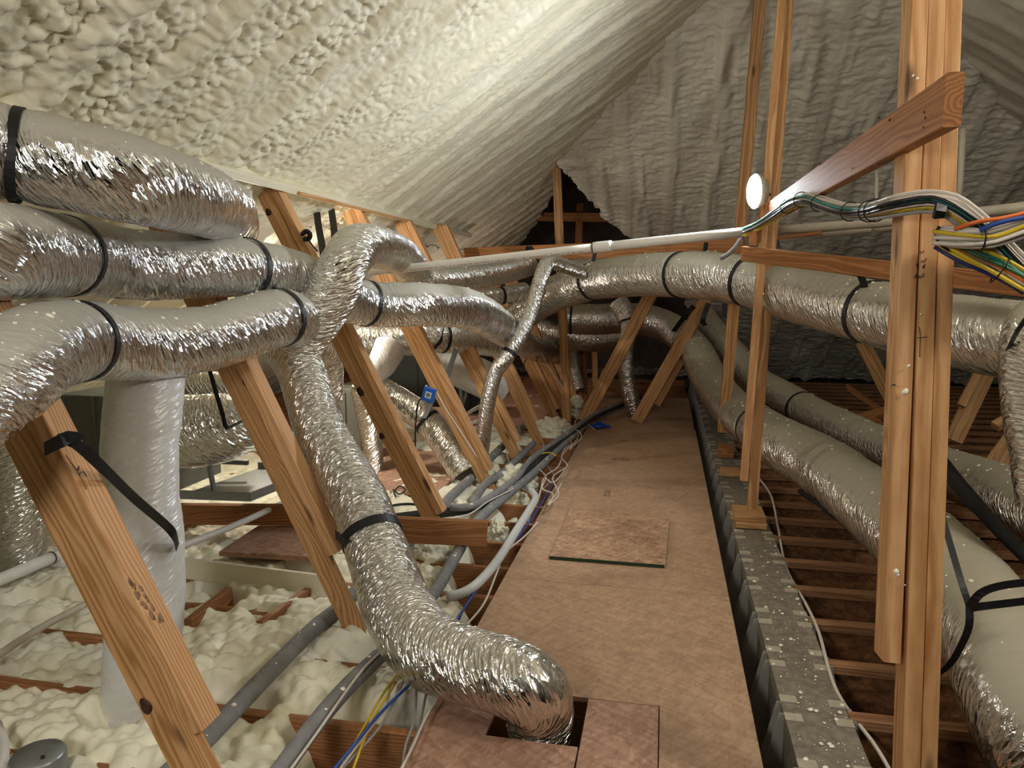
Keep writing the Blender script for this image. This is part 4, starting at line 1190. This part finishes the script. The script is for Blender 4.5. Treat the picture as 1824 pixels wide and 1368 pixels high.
# ------------------------------------------------------------------ left wing: air handlers, tray, plywood
ah = empty('air_handler', W(200, 850, 4.9), 'grey air handler cabinet behind the upright duct', 'air handler')
c0 = W(110, 845, 4.75); c1 = W(325, 700, 4.75)
for nm, xa, xb in (('panel', c0.x, c0.x+(c1.x-c0.x)*.38), ('panel', c0.x+(c1.x-c0.x)*.385, c1.x)):
    box(nm, (xa, c0.y+.0, c0.z-.1), (xb, c0.y+.6, c1.z), 'cabinet_grey', ah)
box('seam', (c0.x+(c1.x-c0.x)*.37, c0.y-.012, c0.z-.1), (c0.x+(c1.x-c0.x)*.395, c0.y, c1.z), 'sheet_metal', ah)
tray = empty('drain_tray', W(400, 890, 4.4), 'grey galvanised drain tray under the bulging plenum', 'tray')
ta, tb_, tz = W(312, 888, 4.3), W(446, 900, 4.25), None
tc_ = W(520, 862, 4.7); z0 = ta.z
A_ = Vector((ta.x, ta.y, z0)); B_ = Vector((tb_.x, tb_.y, z0)); C_ = Vector((tc_.x+.1, tc_.y+.25, z0)); D_ = A_+(C_-B_)
V = [A_, B_, C_, D_]; V = [tuple(p) for p in V]+[tuple(p+Vector((0, 0, .01))) for p in V]
mesh('pan', V, [(3, 2, 1, 0), (4, 5, 6, 7), (0, 1, 5, 4), (1, 2, 6, 5), (2, 3, 7, 6), (3, 0, 4, 7)], 'sheet_metal', tray, False)
for a, b in ((A_, B_), (B_, C_), (C_, D_)):
    board('rim', a+Vector((0, 0, .025)), b+Vector((0, 0, .025)), (0, 0, 1), .055, .006, 'sheet_metal', tray)
st = board('strut', W(372, 826, 4.45), W(383, 882, 4.45), (1, 0, 0), .022, .03, 'sheet_metal'); tag(st, 'short galvanised strut standing in the drain tray', 'strut')
rl = board('rail', W(395, 822, 4.7), W(442, 824, 4.7), (0, 0, 1), .03, .03, 'sheet_metal'); tag(rl, 'galvanised rail hung under the plenum', 'rail')
for (a, b, d, mt, lab) in (((588, 690), (652, 806), 6.7, 'cabinet_grey', 'grey equipment cabinet between the slanting duct and a brace'),
                           ((690, 632), (800, 722), 8.2, 'cabinet_dark', 'dark cabinet behind the brace with the blue box'),
                           ((795, 690), (880, 745), 9.2, 'cabinet_dark', 'dark cabinet farther back behind the thin flex duct')):
    lo = W(a[0], b[1], d); hi = W(b[0], a[1], d)
    r = empty('cabinet', ((lo.x+hi.x)/2, lo.y+.25, lo.z), lab, 'cabinet')
    box('body', (lo.x, lo.y, lo.z), (hi.x, lo.y+.5, hi.z), mt, r)
    box('door_panel', (lo.x+.02, lo.y-.012, lo.z+.03), (lo.x+(hi.x-lo.x)*.55, lo.y-.001, hi.z-.03), mt, r)
    if mt == 'cabinet_grey':
        q = W(603, 680, d); box('rating_plate', (q.x-.05, lo.y-.018, hi.z-.10), (q.x+.09, lo.y-.012, hi.z-.02), 'label_white', r)
        box('handle', (lo.x+.05, lo.y-.02, lo.z+.30), (lo.x+.08, lo.y-.012, lo.z+.42), 'black_plastic', r)
sheet('plywood', [(-3.3, 5.2), (-1.72, 5.2), (-1.62, 6.6), (-3.3, 6.6)], .03, 'pink_osb', 'plywood platform behind the braces beneath the foil drops', 'platform')
sheet('plywood', [(-3.4, 8.0), (-1.42, 8.0), (-1.32, 11.2), (-3.4, 11.2)], .03, 'pink_osb', 'pink lit plywood platform in the far left wing', 'platform')
sheet('plank', [tuple(WZ(a, b, .06)[:2]) for a, b in ((390, 982), (560, 992), (620, 942), (472, 928))], .06, 'pink_osb', 'pinkish plank lying on foam behind the brace beside the slanting duct', 'plank', .03)
for k, (pts, r, lab) in enumerate((([(818, 748), (835, 735), (862, 720)], .02, 'white pipe lying on the floor behind the thin flex duct'),
                                 ([(815, 762), (845, 752), (868, 738)], .018, 'second white pipe lying beside the thin flex duct'),
                                 ([(820, 690), (822, 720), (818, 745)], .03, 'upright silver pipe behind the braces'),
                                 ([(832, 690), (828, 710), (822, 722)], .02, 'slanted silver pipe stub behind the braces'))):
    tag(tube('plastic_pipe', [W(a, b, 8.2) for a, b in pts], r, 'pvc' if k < 2 else 'sheet_metal', None, 10, .05), lab, 'pipe')
for pts, lab in (([(700, 872), (712, 880), (722, 872), (712, 866), (702, 876), (705, 885)], 'small black cable coil on the plywood'), ([(672, 905), (720, 898), (760, 900)], 'thick black cable on the plywood behind a brace')):
    tag(tube('cable', [WZ(a, b, .045) for a, b in pts], .010 if 'thick' in lab else .006, 'black_cable', None, 7, .02), lab, 'cable')
# grey can light half sunk in the foam, bottom left
gcv = WZ(68, 1352, .06); r = empty('can_light', gcv, 'grey metal can fixture sunk in foam in the bottom left corner', 'fixture')
V = []; F = []; k = 20
for rr_, zz in ((.085, -.12), (.085, .07), (.078, .082), (.02, .084)):
    for i in range(k): a = 2*math.pi*i/k; V.append((gcv.x+rr_*math.cos(a), gcv.y+rr_*math.sin(a), zz))
for q in range(3):
    for i in range(k): F.append((q*k+i, q*k+(i+1) % k, (q+1)*k+(i+1) % k, (q+1)*k+i))
F.append(tuple(range(3*k, 4*k)))
mesh('can', V, F, 'sheet_metal', r); tube('screw', [gcv+Vector((.04, -.02, .02)), gcv+Vector((.04, -.02, .03))], .006, 'black_plastic', r, 8, .01)


# foam mounds by the walkway
def mound(px_, py_, z, rx, ry, rz, label, sd):
    c = WZ(px_, py_, z); nu, nv = 40, 60
    th, ph = np.meshgrid(np.linspace(0.02, np.pi*.62, nu), np.linspace(0, 2*np.pi, nv, endpoint=False), indexing='ij')
    x = np.sin(th)*np.cos(ph); y = np.sin(th)*np.sin(ph); zz = np.cos(th)
    q = 1+.42*bub(x*2.6+sd, y*2.6+zz*2, sd)+.20*bub(x*6+sd, y*6+zz*4, sd+3)-.2
    v = np.stack([c.x+rx*x*q, c.y+ry*y*q, c.z+rz*zz*q-rz*.1], -1).reshape(-1, 3)
    return tag(mesh('foam_mound', v, ringfaces(nu, nv), 'floor_foam'), label, 'foam')


mound(915, 862, -.05, .16, .22, .13, 'lumpy foam mound between a brace foot and the grey lines', 3)
mound(915, 905, -.16, .13, .11, .12, 'foam lump left of the bent white conduit', 11)
mound(887, 955, -.12, .065, .065, .10, 'small foam ball with cables beside the bent conduit', 17)
mound(985, 768, -.04, .20, .30, .13, 'foam mound by the far brace feet', 23)
mound(1022, 735, .05, .08, .10, .09, 'white foam clump at the foot of the thin post', 29)
mound(1028, 718, .18, .07, .08, .08, 'upper white foam clump beside the thin post', 31)
mound(48, 985, .06, .24, .16, .13, 'foam lump round the foot of the shadowed duct at the left edge', 47)
mound(765, 1010, -.10, .13, .13, .13, 'foam lump right of the slanting duct strap', 37)
mound(745, 1055, -.14, .12, .12, .14, 'foam lump behind the slanting duct elbow', 41)
